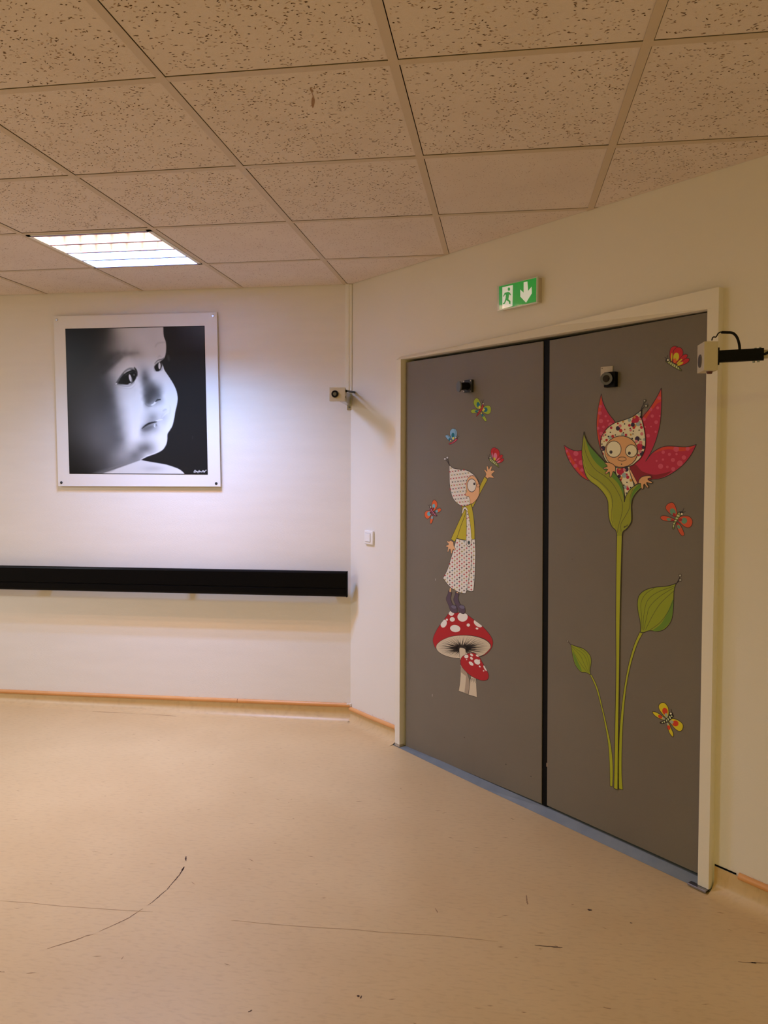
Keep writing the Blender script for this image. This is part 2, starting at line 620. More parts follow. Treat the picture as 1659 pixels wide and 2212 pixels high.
g = G()
vs, fs = cove(left_path, lambda t: zl(t), 30, XL, KX)
# the inner corner: walls meet at 136 degrees, so the coves shorten by o*tan
vs = [(v[0] - 2 * 0 if True else v[0], v[1], v[2]) for v in vs]
g.add(vs, fs, M_FLOOR)
struct(g.build('baseboard_left', smooth=True))
g = G()
zt = lambda t: .078
vs, fs = cove(door_path, zt, 6, 0, CL - .052)
g.add(vs, fs, M_FLOOR)
vs, fs = cove(door_path, lambda t: .088, 12, CR + .045, SEND)
g.add(vs, fs, M_FLOOR)
struct(g.build('baseboard_right', smooth=True))


def bead(name, f, a, b, r=.0115, n=24, gapat=None):
    g = G()
    pts = []
    for i in range(n + 1):
        t = a + (b - a) * i / n
        pts.append(f(t))
    g.tube(pts, r, M_BEAD, 12)
    return struct(g.build(name, smooth=True))


JX = on_left(514, 1515)[0]
bead('trim_1', lambda t: (t, WY - .004, zl(t) + .009), XL, JX - .0015)
bead('trim_2', lambda t: (t, WY - .004, zl(t) + .009), JX + .0015, KX - .002)
bead('trim_3', lambda t: DW(t, .077 + (.008 if t > .2 else 0) * (t - .2) * 3, .004), .004, CL - .052)
bead('trim_4', lambda t: DW(t, .0905, .004), 2.262, SEND)
g = G()                                      # ragged caulk above the bead


def caulk(f, a, b, n, z0, lo, hi):
    vs = []
    for i in range(n + 1):
        t = a + (b - a) * i / n
        h = lo + (hi - lo) * rb.random() ** 2
        vs += [f(t, z0(t)), f(t, z0(t) + h)]
    g.add(vs, [(2 * i, 2 * i + 2, 2 * i + 3, 2 * i + 1) for i in range(n)], M_CAULK)


caulk(lambda t, z: (t, WY - .0012, z), -1.6, KX - .003, 150, lambda t: zl(t) + .014, .003, .012)
caulk(lambda t, z: DW(t, z, .0012), .004, CL - .05, 50, lambda t: .088 + max(0, t - .2) * .024, .002, .014)
caulk(lambda t, z: DW(t, z, .0012), 2.225, 2.6, 40, lambda t: .098, .002, .012)
g.box(KX - .02, KX + .004, WY - .014, WY - .001, zl(KX) + .004, zl(KX) + .02, M_CAULK)
g.dbox(CL - .058, CL - .05, .075, .102, .001, .016, M_CAULK)
g.dbox(CR + .045, 2.25, .0885, .0945, .0012, .002, M_GAPDARK)
struct(g.build('trim_5'))

# ------------------------------------------------------------------ door frame
PR = .03
g = G()
g.dbox(CL - .038, CL, .004, 1.986, 0, PR, M_FRAME)
g.dbox(CR, CR + .04, .012, 1.986, 0, PR, M_FRAME)
g.dbox(CL - .03, CL, .004, CT, -.12, 0, M_FRAME)
g.dbox(CR, CR + .03, .004, CT, -.12, 0, M_FRAME)
# head: its top edge climbs to the right
hd = [(CL - .038, 1.986), (CR + .04, 1.986), (CR + .04, 2.054), (1.42, 2.024), (.93, 2.012), (CL - .038, 2.006)]
n = len(hd)
hp = [.004, PR, PR, .016, .008, .002]
g.add([DW(a, z, -.001) for a, z in hd] + [DW(a, z, PR if k < 2 else hp[k]) for k, (a, z) in enumerate(hd)],
      [list(range(n))] + [list(range(n, 2 * n))[::-1]] + [(k, (k + 1) % n, n + (k + 1) % n, n + k) for k in range(n)], M_FRAME)
g.dbox(CL - .03, CR + .03, CT, CT + .03, -.12, 0, M_FRAME)
# dirty, chipped feet of the frame
g.dbox(CL - .0385, CL + .0005, .004, .017, 0, PR + .0006, mat('scuffed_foot_paint', (176, 164, 148), .7))
frame = struct(g.build('trim_6'))
g = G()                                      # black slab standing in for the darkness behind the leaf gaps
g.dbox(CL - .01, CR + .01, 0, CT + .01, -.118, -.06, M_GAPDARK)
struct(g.build('dark_backing'))

g = G()                                      # blue-grey vinyl ramp up to the leaves
fr = [(843, 1606), (940, 1653), (1040, 1701), (1182, 1767), (1350, 1845), (1500, 1915), (1524, 1923)]
fp = [on_z(x, y, .001) for x, y in fr]
sv = [float(np.dot(np.array([a, b, 0]) - K0, U)) for a, b in fp]
fp += [DW(CR + .05, 0, .012)[:2]]
sv += [CR + .05]


def zramp(s_):                                # height of the joint under the leaves
    return float(np.interp(s_, [.44, .49, 1.40, 1.44, 2.12], [.006, .0125, .022, .0235, .024]))


sb = [CL - .042] + [max(v, CL - .01) for v in sv[1:-2]] + [CR + .002, CR + .03]
n = len(fp)
vs = [(a, b, .0006) for a, b in fp] + [DW(v, zramp(v), .0015 if k < n - 1 else 0) for k, v in enumerate(sb)] + [DW(v, zramp(v), -.055) for v in sb]
g.add(vs, [(k, k + 1, n + k + 1, n + k) for k in range(n - 1)] + [(n + k, n + k + 1, 2 * n + k + 1, 2 * n + k) for k in range(n - 1)], M_BLUE)
struct(g.build('trim_8'))
g = G()
e0, e1 = DW(2.10, .006, .034), DW(2.168, .006, .034)
g.rbox((np.array(e0) + np.array(e1)) / 2 + np.array([0, 0, .001]), (np.array(e1) - np.array(e0)) / 2, N * .012, (0, 0, .004), mat('aluminium_edge', (150, 150, 156), .35, 1), .0015)
struct(g.build('trim_9'))


def leaf(name, q):
    """q: TL, BL, TR, BR as (s, z)"""
    (s0, z0), (s1, z1), (s2, z2), (s3, z3) = q
    g = G()
    bm = bmesh.new()
    pts = [(s1, z1), (s3, z3), (s2, z2), (s0, z0)]
    g.hexa([DW(s1, z1, 0), DW(s3, z3, 0), DW(s3, z3, -.045), DW(s1, z1, -.045), DW(s0, z0, 0), DW(s2, z2, 0), DW(s2, z2, -.045), DW(s0, z0, -.045)], M_DOOR)
    bm.free()
    return struct(g.build(name))


tl, bl_, tr, br = on_door(877, 783), on_door(876, 1611), on_door(1173.5, 737), on_door(1169.5, 1736)
door1 = leaf('door_1', (tl, bl_, tr, br))
tl2, bl2 = on_door(1187.5, 735.5), on_door(1181.5, 1739.5)
tr2, br2 = (CR - .008, on_door(1528, 675)[1]), (CR - .008, on_door(1506, 1886)[1])
door2 = leaf('door_2', (tl2, bl2, tr2, br2))
g = G()
g.hexa([DW(br[0], .008, -.004), DW(bl2[0] - .002, .008, -.004), DW(bl2[0] - .002, .008, -.05), DW(br[0], .008, -.05),
        DW(tr[0], 1.976, -.004), DW(tl2[0] - .002, 1.976, -.004), DW(tl2[0] - .002, 1.976, -.05), DW(tr[0], 1.976, -.05)], M_BLACK)
g.build('rubber_seal', door1)
g = G()                                      # chipped edge of the right leaf and pale marks
for (x, y, w, h) in ((1181.5, 1652, .006, .016), (1236, 1208, .003, .004), (1207, 1199, .0015, .002)):
    s, z = on_door(x, y)
    g.dbox(s - w / 2, s + w / 2, z - h / 2, z + h / 2, 0, .0004, mat('chipped_edge', (150, 130, 105), .8) if w > .004 else M_DIRT)
g.build('chipped_edge', door2)
g = G()
for (x, y, w, h) in ((941, 1252, .003, .010), (934, 1502, .0025, .011)):
    s, z = on_door(x, y)
    g.dbox(s - w / 2, s + w / 2, z - h / 2, z + h / 2, 0, .0004, mat('pale_mark', (190, 184, 174), .8))
for (x, y) in ((1093, 1651), (1147, 1677), (1003, 1593)):
    s, z = on_door(x, y)
    g.dbox(s - .002, s + .002, z - .002, z + .002, 0, .0004, mat('dark_mark', (50, 42, 34), .8))
g.build('scratch_marks', door1)

# ------------------------------------------------------------------ cable trunking in the corner
g = G()
g.box(.6285 - .026, .6285 - .006, WY - .018, WY, 1.85, CEIL - .001, M_WHITEPL)
g.box(.6285 - .006, .6285 + .010, WY - .014, WY - .001, 1.85, CEIL - .001, M_WHITEPL)
tag(g.build('cable_trunking'), 'slim white vertical cable trunking running up the wall corner to the ceiling', 'cable trunking')

# ------------------------------------------------------------------ ceiling light
lt = thing('ceiling_light', 'square recessed fluorescent ceiling light with aluminium louvre, lit, in the suspended ceiling', 'ceiling light', (-.3, 1.5, CEIL))
M_LH = mat('light_housing_white', (236, 234, 230), .4)
M_LV = mat('louvre_aluminium', (176, 174, 186), .35, .5)
g = G()
x0, x1, y0, y1 = FIX
zt0, zt1 = CEIL - .004, CEIL + .085
for (a, b, c, d) in ((x0 + .013, x1 - .013, y0 + .013, y0 + .030), (x0 + .013, x1 - .013, y1 - .030, y1 - .013),
                     (x0 + .013, x0 + .033, y0 + .013, y1 - .013), (x1 - .033, x1 - .013, y0 + .013, y1 - .013)):
    g.box(a, b, c, d, zt0, CEIL + .001, M_LH)
    g.box(a, b, c, d, CEIL + .001, zt1, M_LH)
g.box(x0 + .013, x1 - .013, y0 + .013, y1 - .013, zt1, zt1 + .003, M_LH)
g.build('housing', lt)
g = G()
for k in range(5):                           # lengthwise reflector blades, V section
    yy = y0 + .028 + k * .136
    w = .009
    g.box(x0 + .033, x1 - .033, yy - .0075, yy + .0075, CEIL - .0055, CEIL - .0032, mat('louvre_edge_shade', (150, 142, 186), .5))  # blade undersides: their violet shade is painted into the colour
    g.hexa([(x0 + .033, yy - .005, CEIL - .003), (x1 - .033, yy - .005, CEIL - .003), (x1 - .033, yy + .005, CEIL - .003), (x0 + .033, yy + .005, CEIL - .003),
            (x0 + .033, yy - w, CEIL + .04), (x1 - .033, yy - w, CEIL + .04), (x1 - .033, yy + w, CEIL + .04), (x0 + .033, yy + w, CEIL + .04)], M_LV)
g.build('reflector', lt)
g = G()
for k in range(1, 7):
    xx = x0 + .033 + k * (.6 - .066) / 7
    g.box(xx - .0007, xx + .0007, y0 + .03, y1 - .03, CEIL + .004, CEIL + .036, M_LV)
g.build('louvre', lt)

# ------------------------------------------------------------------ picture
pic = thing('framed_picture', 'black and white photograph of a baby face on a white board, screwed to the wall', 'picture', LW(-.63, 1.30))
OFFP = .02
pc = [on_left(*p, OFFP) for p in ((115.8, 683.3), (468, 675), (477, 1052), (125.5, 1050))]


def pr_corner(i):
    return pc[i]


g = G()
pcs = [on_left(115.8, 683.3, OFFP), on_left(468.3, 674.8, OFFP), on_left(476.3, 1051, OFFP), on_left(125.6, 1050, OFFP)]
tlp, trp, brp, blp = pcs
g.hexa([LW(*blp, OFFP), LW(*brp, OFFP), LW(*brp, OFFP - .006), LW(*blp, OFFP - .006), LW(*tlp, OFFP), LW(*trp, OFFP), LW(*trp, OFFP - .006), LW(*tlp, OFFP - .006)], M_PANEL)
g.build('backing_board', pic)
for (x, y, m) in ((122.5, 691, M_CHROME), (460, 682.5, M_CHROME), (132.5, 1042.5, M_DGREY), (467, 1044.5, M_DGREY)):
    g = G()
    s, z = on_left(x, y, OFFP)
    g.cyl(LW(s, z, 0), (0, -1, 0), .0045, .0045, OFFP, M_CHROME, 12)
    g.cyl(LW(s, z, OFFP), (0, -1, 0), .0085, .006, .003, m, 18)
    g.build('screw', pic, True)

# the print: tones of the photograph itself
S4 = 4.1475
quad = [(170, 208), (1418, 180), (1447, 1515), (207, 1508)]
NXg, NYg = 300, 312
uu, vv = np.meshgrid(np.linspace(0, 1, NXg), np.linspace(0, 1, NYg))
q0, q1, q2, q3 = [np.array(q, float) for q in quad]
XY = ((1 - vv)[..., None] * ((1 - uu)[..., None] * q0 + uu[..., None] * q1) + vv[..., None] * ((1 - uu)[..., None] * q3 + uu[..., None] * q2))
X, Y = XY[..., 0], XY[..., 1]
ctl = []
for Yr, row in (
        (200, ((170, 14), (350, 20), (450, 34), (520, 52), (560, 80), (600, 125), (650, 172), (700, 190), (850, 200), (1000, 203))),
        (300, ((190, 18), (350, 22), (450, 36), (520, 58), (560, 84), (610, 122), (660, 158), (720, 185), (850, 203), (960, 200), (1045, 206))),
        (400, ((190, 20), (350, 24), (450, 40), (520, 66), (570, 92), (620, 118), (680, 150), (750, 172), (850, 190), (920, 203), (1000, 203), (1060, 206))),
        (430, ((600, 84), (650, 98), (700, 118), (760, 140), (830, 168))),
        (470, ((190, 24), (350, 28), (450, 44), (520, 56), (580, 66), (630, 100), (680, 160), (740, 190), (820, 188), (900, 200), (960, 206), (1010, 206), (1050, 215))),
        (530, ((350, 34), (450, 46), (510, 48), (555, 62), (600, 116), (640, 168), (700, 200), (800, 196), (850, 190), (900, 196), (950, 206))),
        (600, ((200, 32), (350, 42), (450, 50), (500, 58), (540, 84), (580, 140), (620, 176), (835, 190), (862, 150), (880, 128), (915, 170), (950, 205), (1060, 220))),
        (650, ((845, 175), (872, 105), (895, 100), (925, 150), (960, 205))),
        (700, ((200, 38), (350, 50), (450, 56), (510, 64), (550, 90), (590, 120), (835, 214), (868, 132), (905, 110), (950, 120), (990, 170), (1060, 218), (1110, 222))),
        (750, ((450, 60), (520, 64), (560, 82), (600, 120), (650, 184), (720, 212), (800, 216), (850, 208), (880, 118), (920, 84), (965, 82), (1010, 125), (1045, 195), (1120, 225))),
        (810, ((200, 44), (350, 58), (450, 62), (520, 64), (565, 74), (600, 104), (640, 166), (700, 206), (800, 220), (855, 208), (880, 110), (910, 78), (950, 80), (990, 100), (1020, 130), (1045, 205), (1150, 228))),
        (870, ((450, 66), (530, 68), (570, 78), (610, 108), (650, 168), (710, 212), (800, 226), (865, 214), (890, 120), (920, 92), (950, 130), (1050, 205), (1080, 224))),
        (910, ((200, 50), (350, 64), (560, 78), (610, 100), (660, 168), (720, 210), (860, 220), (940, 196), (1000, 208), (1060, 222), (1150, 226))),
        (1000, ((200, 52), (350, 70), (450, 80), (540, 84), (600, 92), (640, 122), (680, 172), (730, 208), (800, 224), (870, 206), (915, 176), (945, 150), (985, 168), (1010, 196), (1050, 188), (1080, 205), (1120, 220))),
        (1060, ((800, 226), (840, 216), (880, 184), (1010, 200), (1060, 206), (1100, 226))),
        (1100, ((210, 55), (350, 76), (450, 88), (550, 92), (620, 96), (660, 122), (700, 176), (760, 214), (820, 226), (850, 190), (880, 120), (930, 132), (980, 165), (1030, 210), (1080, 222))),
        (1150, ((820, 222), (860, 172), (900, 172), (950, 196), (1010, 216), (1070, 220))),
        (1200, ((210, 50), (350, 72), (450, 90), (550, 94), (630, 96), (680, 122), (720, 178), (780, 214), (840, 204), (880, 186), (930, 196), (1000, 220), (1060, 224))),
        (1280, ((215, 40), (350, 62), (450, 82), (550, 92), (620, 108), (690, 146), (750, 176), (800, 162), (850, 118), (900, 112), (950, 160), (1010, 215))),
        (1340, ((215, 34), (350, 52), (450, 70), (520, 82), (600, 112), (670, 140), (730, 142), (790, 116), (850, 140), (900, 190))),
        (1420, ((215, 28), (350, 44), (450, 62), (520, 74), (600, 104), (680, 118))),
        (1500, ((220, 20), (350, 30), (430, 46), (480, 60)))):
    ctl += [(x, Yr, t) for x, t in row]
ctl = np.array(ctl, float)
Pn = ctl[:, :2]
D = np.sqrt(((Pn[:, None] - Pn[None]) ** 2).sum(-1) + 14 ** 2)
Am = np.block([[D + np.eye(len(Pn)) * -2.5, np.ones((len(Pn), 1))], [np.ones((1, len(Pn))), np.zeros((1, 1))]])
wv = np.linalg.solve(Am, np.r_[ctl[:, 2], 0])
T = np.full(X.shape, wv[-1])
for k in range(len(Pn)):
    T += wv[k] * np.sqrt((X - Pn[k, 0]) ** 2 + (Y - Pn[k, 1]) ** 2 + 14 ** 2)
T = np.clip(T, 8, 235)


def inside(poly, soft=3.):
    """soft mask of a polygon (signed distance)"""
    P = np.array(poly)
    ins = np.zeros(X.shape, bool)
    dist = np.full(X.shape, 1e9)
    for i in range(len(P)):
        a, b = P[i - 1], P[i]
        dn = b - a
        c = ((a[1] > Y) != (b[1] > Y))
        with np.errstate(divide='ignore', invalid='ignore'):
            xi = (b[0] - a[0]) * (Y - a[1]) / (b[1] - a[1] + 1e-12) + a[0]
        ins ^= c & (X < xi)
        t = np.clip(((X - a[0]) * dn[0] + (Y - a[1]) * dn[1]) / (dn @ dn + 1e-9), 0, 1)
        dist = np.minimum(dist, np.hypot(X - a[0] - t * dn[0], Y - a[1] - t * dn[1]))
    sd = np.where(ins, dist, -dist)
    return np.clip(.5 + sd / (2 * soft), 0, 1)


def paint(mask, tone, a=1.):
    global T
    T = T * (1 - mask * a) + tone * mask * a


def stroke(pts, w, tone, soft=3., a=1., taper=True):
    P = [np.array(p, float) for p in crom([(p[0], p[1]) for p in pts], 8, False)]
    mk = np.zeros(X.shape)
    for i in range(len(P) - 1):
        s_, e_ = P[i], P[i + 1]
        d_ = e_ - s_
        t = np.clip(((X - s_[0]) * d_[0] + (Y - s_[1]) * d_[1]) / (d_ @ d_ + 1e-9), 0, 1)
        dd = np.hypot(X - s_[0] - t * d_[0], Y - s_[1] - t * d_[1])
        k = math.sin(math.pi * (i + 1) / (len(P) + 1)) if taper else 1
        mk = np.maximum(mk, np.clip((w * (.3 + .7 * k) - dd) / soft + .5, 0, 1))
    paint(mk, tone, a)


def E(cx, cy, rx, ry, deg, tone, soft=4., a=1.):
    paint(inside(ell(cx, cy, rx, ry, deg, 30), soft), tone, a)


# brows
stroke([(505, 605), (560, 555), (610, 510), (670, 462)], 16, 40, 40, .55)
stroke([(610, 510), (680, 455), (740, 434), (820, 424)], 9, 112, 30, .45)
stroke([(975, 372), (1000, 338), (1065, 328)], 6, 165, 16, .5)
# left eye
stroke([(620, 708), (660, 640), (715, 578), (765, 560), (805, 580)], 5, 105, 10, .8)
paint(inside(crom([(626, 700), (660, 640), (700, 592), (750, 566), (790, 575), (812, 612), (800, 660), (765, 702), (700, 708)], 6), 5), 70, .85)
paint(inside(crom([(700, 600), (745, 572), (772, 590), (735, 606), (700, 622)], 6), 4), 190)
stroke([(660, 662), (710, 612), (770, 585), (800, 590)], 8, 16, 6)
paint(inside(crom([(645, 694), (680, 645), (730, 612), (780, 592), (806, 610), (800, 655), (772, 690), (735, 706), (690, 704)], 6), 5), 16)
E(715, 668, 38, 36, 0, 8, 6)
stroke([(790, 555), (808, 590), (812, 630)], 8, 26, 10, .9)
E(752, 650, 11, 34, -12, 238, 4)
E(765, 668, 8, 26, -12, 150, 6, .7)
E(786, 622, 8, 8, 0, 110, 5, .8)
stroke([(622, 705), (632, 696)], 4, 225, 3)
stroke([(735, 706), (750, 700), (762, 692)], 3, 225, 3)
stroke([(640, 712), (700, 722), (750, 718), (790, 690)], 4, 135, 10, .7)
stroke([(620, 722), (700, 742), (760, 742), (800, 705)], 3, 175, 12, .5)
# nose
stroke([(938, 895), (965, 880), (985, 858), (1010, 836)], 7, 236, 6)
stroke([(978, 862), (1000, 845), (1022, 842)], 8, 56, 7)
stroke([(885, 880), (912, 900), (945, 900)], 5, 120, 10, .7)
# mouth
stroke([(858, 1102), (890, 1075), (930, 1054), (985, 1042)], 8, 28, 9)
E(905, 1098, 52, 17, -18, 95, 18, .7)
stroke([(970, 1060), (968, 1080), (975, 1090)], 4, 215, 4)
stroke([(985, 1060), (990, 1080)], 4, 110, 6, .8)
stroke([(980, 1035), (1010, 1026), (1040, 1022)], 4, 232, 5)
stroke([(1040, 1000), (1070, 970), (1100, 950)], 4, 232, 8, .6)
stroke([(1045, 945), (1060, 935), (1075, 930)], 9, 180, 10, .6)
stroke([(1105, 890), (1112, 930), (1104, 970)], 5, 200, 12, .6)
# far eye
paint(inside(crom([(962, 560), (975, 522), (1010, 498), (1052, 480), (1046, 540), (1040, 580), (1000, 590), (970, 590)], 6), 5), 175, .7)
paint(inside(crom([(968, 552), (985, 525), (1015, 505), (1045, 492), (1040, 530), (1020, 580), (985, 588)], 6), 4), 24)
E(1014, 540, 10, 30, 0, 238, 4)
stroke([(972, 520), (1000, 492), (1040, 480), (1052, 468)], 5, 80, 8, .8)
E(1038, 520, 6, 20, 0, 150, 5, .7)
stroke([(1000, 466), (1015, 452), (1030, 460)], 5, 170, 10, .6)
# rim light along the cheek
face_r = [(1048, 192), (1052, 270), (1070, 325), (1074, 380), (1070, 430), (1058, 468), (1045, 484), (1030, 500), (1048, 545), (1060, 580), (1100, 640),
          (1140, 705), (1166, 765), (1177, 830), (1170, 890), (1156, 950), (1146, 1010), (1130, 1075), (1106, 1118), (1086, 1152), (1084, 1200), (1074, 1245), (1045, 1290),
          (1000, 1318), (950, 1338), (915, 1350), (880, 1366), (848, 1384)]
stroke(face_r[10:], 8, 236, 12, .7, False)
# dark background behind the profile
bgp = crom(face_r, 4, False) + [(950, 1405), (1080, 1428), (1180, 1462), (1262, 1530), (1500, 1560), (1500, 100), (1048, 100)]
bgt = 34 + 30 * np.clip((X - 1150) / 260, 0, 1) * np.clip((420 - Y) / 260, 0, 1) + 5 * np.clip((900 - Y) / 700, 0, 1)
paint(inside(bgp, 3.2), bgt)
E(1095, 470, 9, 26, -10, 72, 10, .8)
stroke([(1310, 1168), (1311, 1195)], 3, 62, 3, .8)
# shoulder
sh = crom([(848, 1384, 1), (900, 1396), (1000, 1412), (1090, 1430), (1180, 1462), (1225, 1492), (1262, 1540, 1), (400, 1545, 1), (480, 1512), (600, 1472), (720, 1430)], 5)
sht = 205 + 12 * np.clip((X - 900) / 300, 0, 1) - 22 * np.exp(-((X - 960) ** 2 / 9000 + (Y - 1460) ** 2 / 700))
paint(inside(sh, 4), sht)
stroke([(560, 1462), (680, 1425), (780, 1398), (850, 1380)], 4, 128, 8, .6)
stroke([(420, 1512), (520, 1488), (600, 1465)], 14, 120, 30, .6)
# signature scribble
for sg in ([(1322, 1494), (1330, 1478), (1340, 1480), (1336, 1492), (1324, 1494)], [(1342, 1492), (1350, 1484), (1354, 1492), (1362, 1486)], [(1358, 1500), (1370, 1478), (1374, 1492)],
           [(1374, 1492), (1382, 1484), (1388, 1492), (1396, 1486)], [(1398, 1492), (1402, 1480), (1412, 1482), (1408, 1492), (1416, 1486)], [(1416, 1494), (1424, 1482), (1434, 1474)]):
    stroke(sg, 2.4, 230, 2.5, .95, False)
# black border line of the print
edge = np.minimum(np.minimum(uu, 1 - uu) * 1248, np.minimum(vv, 1 - vv) * 1315)
paint(np.clip((7 - edge) / 4, 0, 1), 8)
alb = np.clip(T / 222, .02, 1) ** 2.2 * .75
verts = []
for jj in range(NYg):
    for ii in range(NXg):
        x, y = 100 + X[jj, ii] / S4, 660 + Y[jj, ii] / S4
        verts.append(LW(*on_left(x, y, OFFP + .0008), OFFP + .0008))
faces = [(j * NXg + i, (j + 1) * NXg + i, (j + 1) * NXg + i + 1, j * NXg + i + 1) for j in range(NYg - 1) for i in range(NXg - 1)]
mp_ = bpy.data.materials.new('photographic_print')
mp_.use_nodes = True
pb = mp_.node_tree.nodes['Principled BSDF']
at = mp_.node_tree.nodes.new('ShaderNodeAttribute')
at.attribute_name = 'print_tone'
mp_.node_tree.links.new(at.outputs['Color'], pb.inputs['Base Color'])
pb.inputs['Roughness'].default_value = .35
pb.inputs['Specular IOR Level'].default_value = .25
po = link('photo_print', verts, faces, mp_, pic)
ca = po.data.color_attributes.new('print_tone', 'FLOAT_COLOR', 'POINT')
col4 = np.ones((NXg * NYg, 4), np.float32)
af = alb.reshape(-1)
col4[:, 0], col4[:, 1], col4[:, 2] = af, af * .985, af * .975
ca.data.foreach_set('color', col4.ravel())

# ------------------------------------------------------------------ bumper rail
rail = thing('bumper_rail', 'long black wall bumper rail mounted at hip height below the photograph', 'wall rail', LW(-.4, .72))


def rz(x):
    return (x + 1.48) / 2.1 * .0155


RX0, RX1 = -3.0, on_left(749, 1260, .085)[0]
prof = [(.066, .708), (.078, .7075), (.085, .712), (.088, .722), (.088, .7515), (.0845, .7535), (.0845, .7555), (.088, .7575), (.088, .838), (.085, .845), (.078, .849), (.066, .849)]
g = G()
n = len(prof)
vs = [(x, WY - o, z + rz(x)) for x in (RX0, RX1 - .004) for (o, z) in prof]
fs = [(k, (k + 1) % n, n + (k + 1) % n, n + k) for k in range(n)] + [list(range(n))[::-1], list(range(n, 2 * n))]
g.add(vs, fs, M_RAIL)
g.build('bumper', rail)
g = G()
g.rbox((RX1, WY - .077, .7785 + rz(RX1)), (.0035, 0, 0), (0, .0125, 0), (0, 0, .0715), M_RAIL, .002)
g.build('end_cap', rail)
for px in (105, 410, 722):
    g = G()
    x = on_left(px, 1250, .04)[0]
    g.box(x - .02, x + .02, WY - .068, WY, .735 + rz(x), .82 + rz(x), M_DGREY)
    g.build('bracket', rail)

# ------------------------------------------------------------------ light switch
s0, z1 = on_door(787.5, 1145, .010)
s1, z0 = on_door(805.5, 1177.5, .010)
sw = thing('light_switch', 'white square rocker light switch on the wall left of the doors', 'light switch', DW((s0 + s1) / 2, z0))
g = G()
g.rbox(DW((s0 + s1) / 2, (z0 + z1) / 2, .006), U * (s1 - s0) / 2, (0, 0, (z1 - z0) / 2), N * .006, M_WHITEPL, .004)
g.build('cover_plate', sw, True)
g = G()
cs, czz = (s0 + s1) / 2 - .005, (z0 + z1) / 2
g.rbox(DW(cs, czz, .0125), U * .023, (0, 0, .023), N * .003, M_WHITEPL, .0015)
g.dbox(cs - .0245, cs + .0245, czz - .0245, czz + .0245, .0115, .0122, mat('switch_gap', (150, 140, 138), .6))
g.build('rocker', sw)

# ------------------------------------------------------------------ exit sign
OS = .03
sc = [on_door(*p, OS) for p in ((1073.6, 617.3), (1161, 597.6), (1160.6, 654.6), (1073.6, 672.4))]
zs0, zs1 = (sc[3][1] + sc[2][1]) / 2, (sc[0][1] + sc[1][1]) / 2
ss0, ss1 = sc[0][0], sc[1][0]
sign = thing('exit_sign', 'green lit emergency exit sign with running figure and down arrow above the doors', 'exit sign', DW((ss0 + ss1) / 2, zs0))
M_SGN = mat('sign_housing', (196, 184, 168), .45)
g = G()
g.dbox(ss0 + .012, ss1 - .002, zs0 + .004, zs1 - .004, 0, OS - .006, M_SGN)
g.build('housing', sign)
M_EDGE = mat('sign_clear_edge', (206, 214, 200), .12)
M_GREEN = mat('sign_green', (10, 120, 40), .25, emit=(16, 150, 44), estr=.55, coat=1.0)
M_SWHITE = mat('sign_white', (225, 230, 215), .25, emit=(225, 235, 215), estr=.34, coat=1.0)
g = G()
g.rbox(DW((ss0 + ss1) / 2, (zs0 + zs1) / 2, OS - .004), U * (ss1 - ss0) / 2, (0, 0, (zs1 - zs0) / 2), N * .004, M_EDGE, .0012)
g.build('front_cover', sign)
sq = lambda pts: cz(1040, 580, 10.37, pts)


def flat_on_door(g, pts, off, m):
    q = [DW(*on_door(x, y, off), off) for x, y in pts]
    g.add(q, [list(range(len(q)))], m)


gr = G()
flat_on_door(gr, sq([(392, 405), (1228, 208), (1222, 745), (392, 925)]), OS + .0006, M_GREEN)
gr.build('green_field', sign)
gw = G()
flat_on_door(gw, sq([(945, 310), (1030, 290), (1045, 500), (1125, 405), (1130, 555), (1000, 765), (870, 630), (868, 470), (945, 540)]), OS + .0009, M_SWHITE)
gw.build('down_arrow', sign)
gp = G()
flat_on_door(gp, sq([(468, 420), (705, 368), (700, 560), (695, 842), (468, 905)]), OS + .0009, M_SWHITE)
gp.build('doorway_symbol', sign)
gf = G()
flat_on_door(gf, sq(ell(616, 462, 27, 38)), OS + .0012, M_GREEN)
flat_on_door(gf, sq([(485, 625), (520, 545), (600, 522), (640, 540), (665, 600), (640, 598), (618, 575), (605, 690), (650, 730), (650, 800), (620, 790), (615, 745), (560, 710), (520, 790), (480, 800), (480, 780), (510, 765), (540, 660), (548, 590), (530, 580), (500, 632)]), OS + .0012, M_GREEN)
gf.build('running_figure', sign)

# ------------------------------------------------------------------ door holders
mag = thing('door_magnet', 'pale grey door-holder magnet on a metal bracket in the wall corner', 'door holder magnet', LW(.60, 1.70))
by = 1.955                                   # front of the box, well out from the wall
c0, c1 = on_left(711, 837, WY - by), on_left(744.5, 866, WY - by)
bx0, bz1, bx1, bz0 = c0[0], c0[1], c1[0], c1[1]
g = G()
g.rbox(((bx0 + bx1) / 2, by + .018, (bz0 + bz1) / 2), ((bx1 - bx0) / 2, .0025, 0), (-.0014, .018, 0), (0, 0, (bz1 - bz0) / 2), M_BEIGEPL, .0015)
g.build('magnet_box', mag)
cx_, cz_ = on_left(723.5, 851, WY - by + .001)
g = G()
g.cyl((cx_, by, cz_), (0, -1, 0), .0188, .018, .004, M_DGREY)
g.cyl((cx_, by - .004, cz_), (0, -1, 0), .016, .016, .001, M_BLACK)
g.cyl((cx_, by - .005, cz_), (0, -1, 0), .0092, .009, .001, M_STEEL)
g.build('magnet_face', mag, True)
g = G()
bxa, bza = on_left(749.5, 850, .004)
bxb, bzb = on_left(760, 886, .004)
g.rbox(((bxa + bxb) / 2, WY - .0025, (bza + bzb) / 2), ((bxb - bxa) / 2, 0, 0), (0, .0015, 0), (0, 0, (bza - bzb) / 2), M_CHROME, .001)
g.cyl((bxb - .014, WY - .004, bzb + .016), (0, -1, 0), .006, .005, .003, M_STEEL, 16)
g.build('wall_plate', mag)
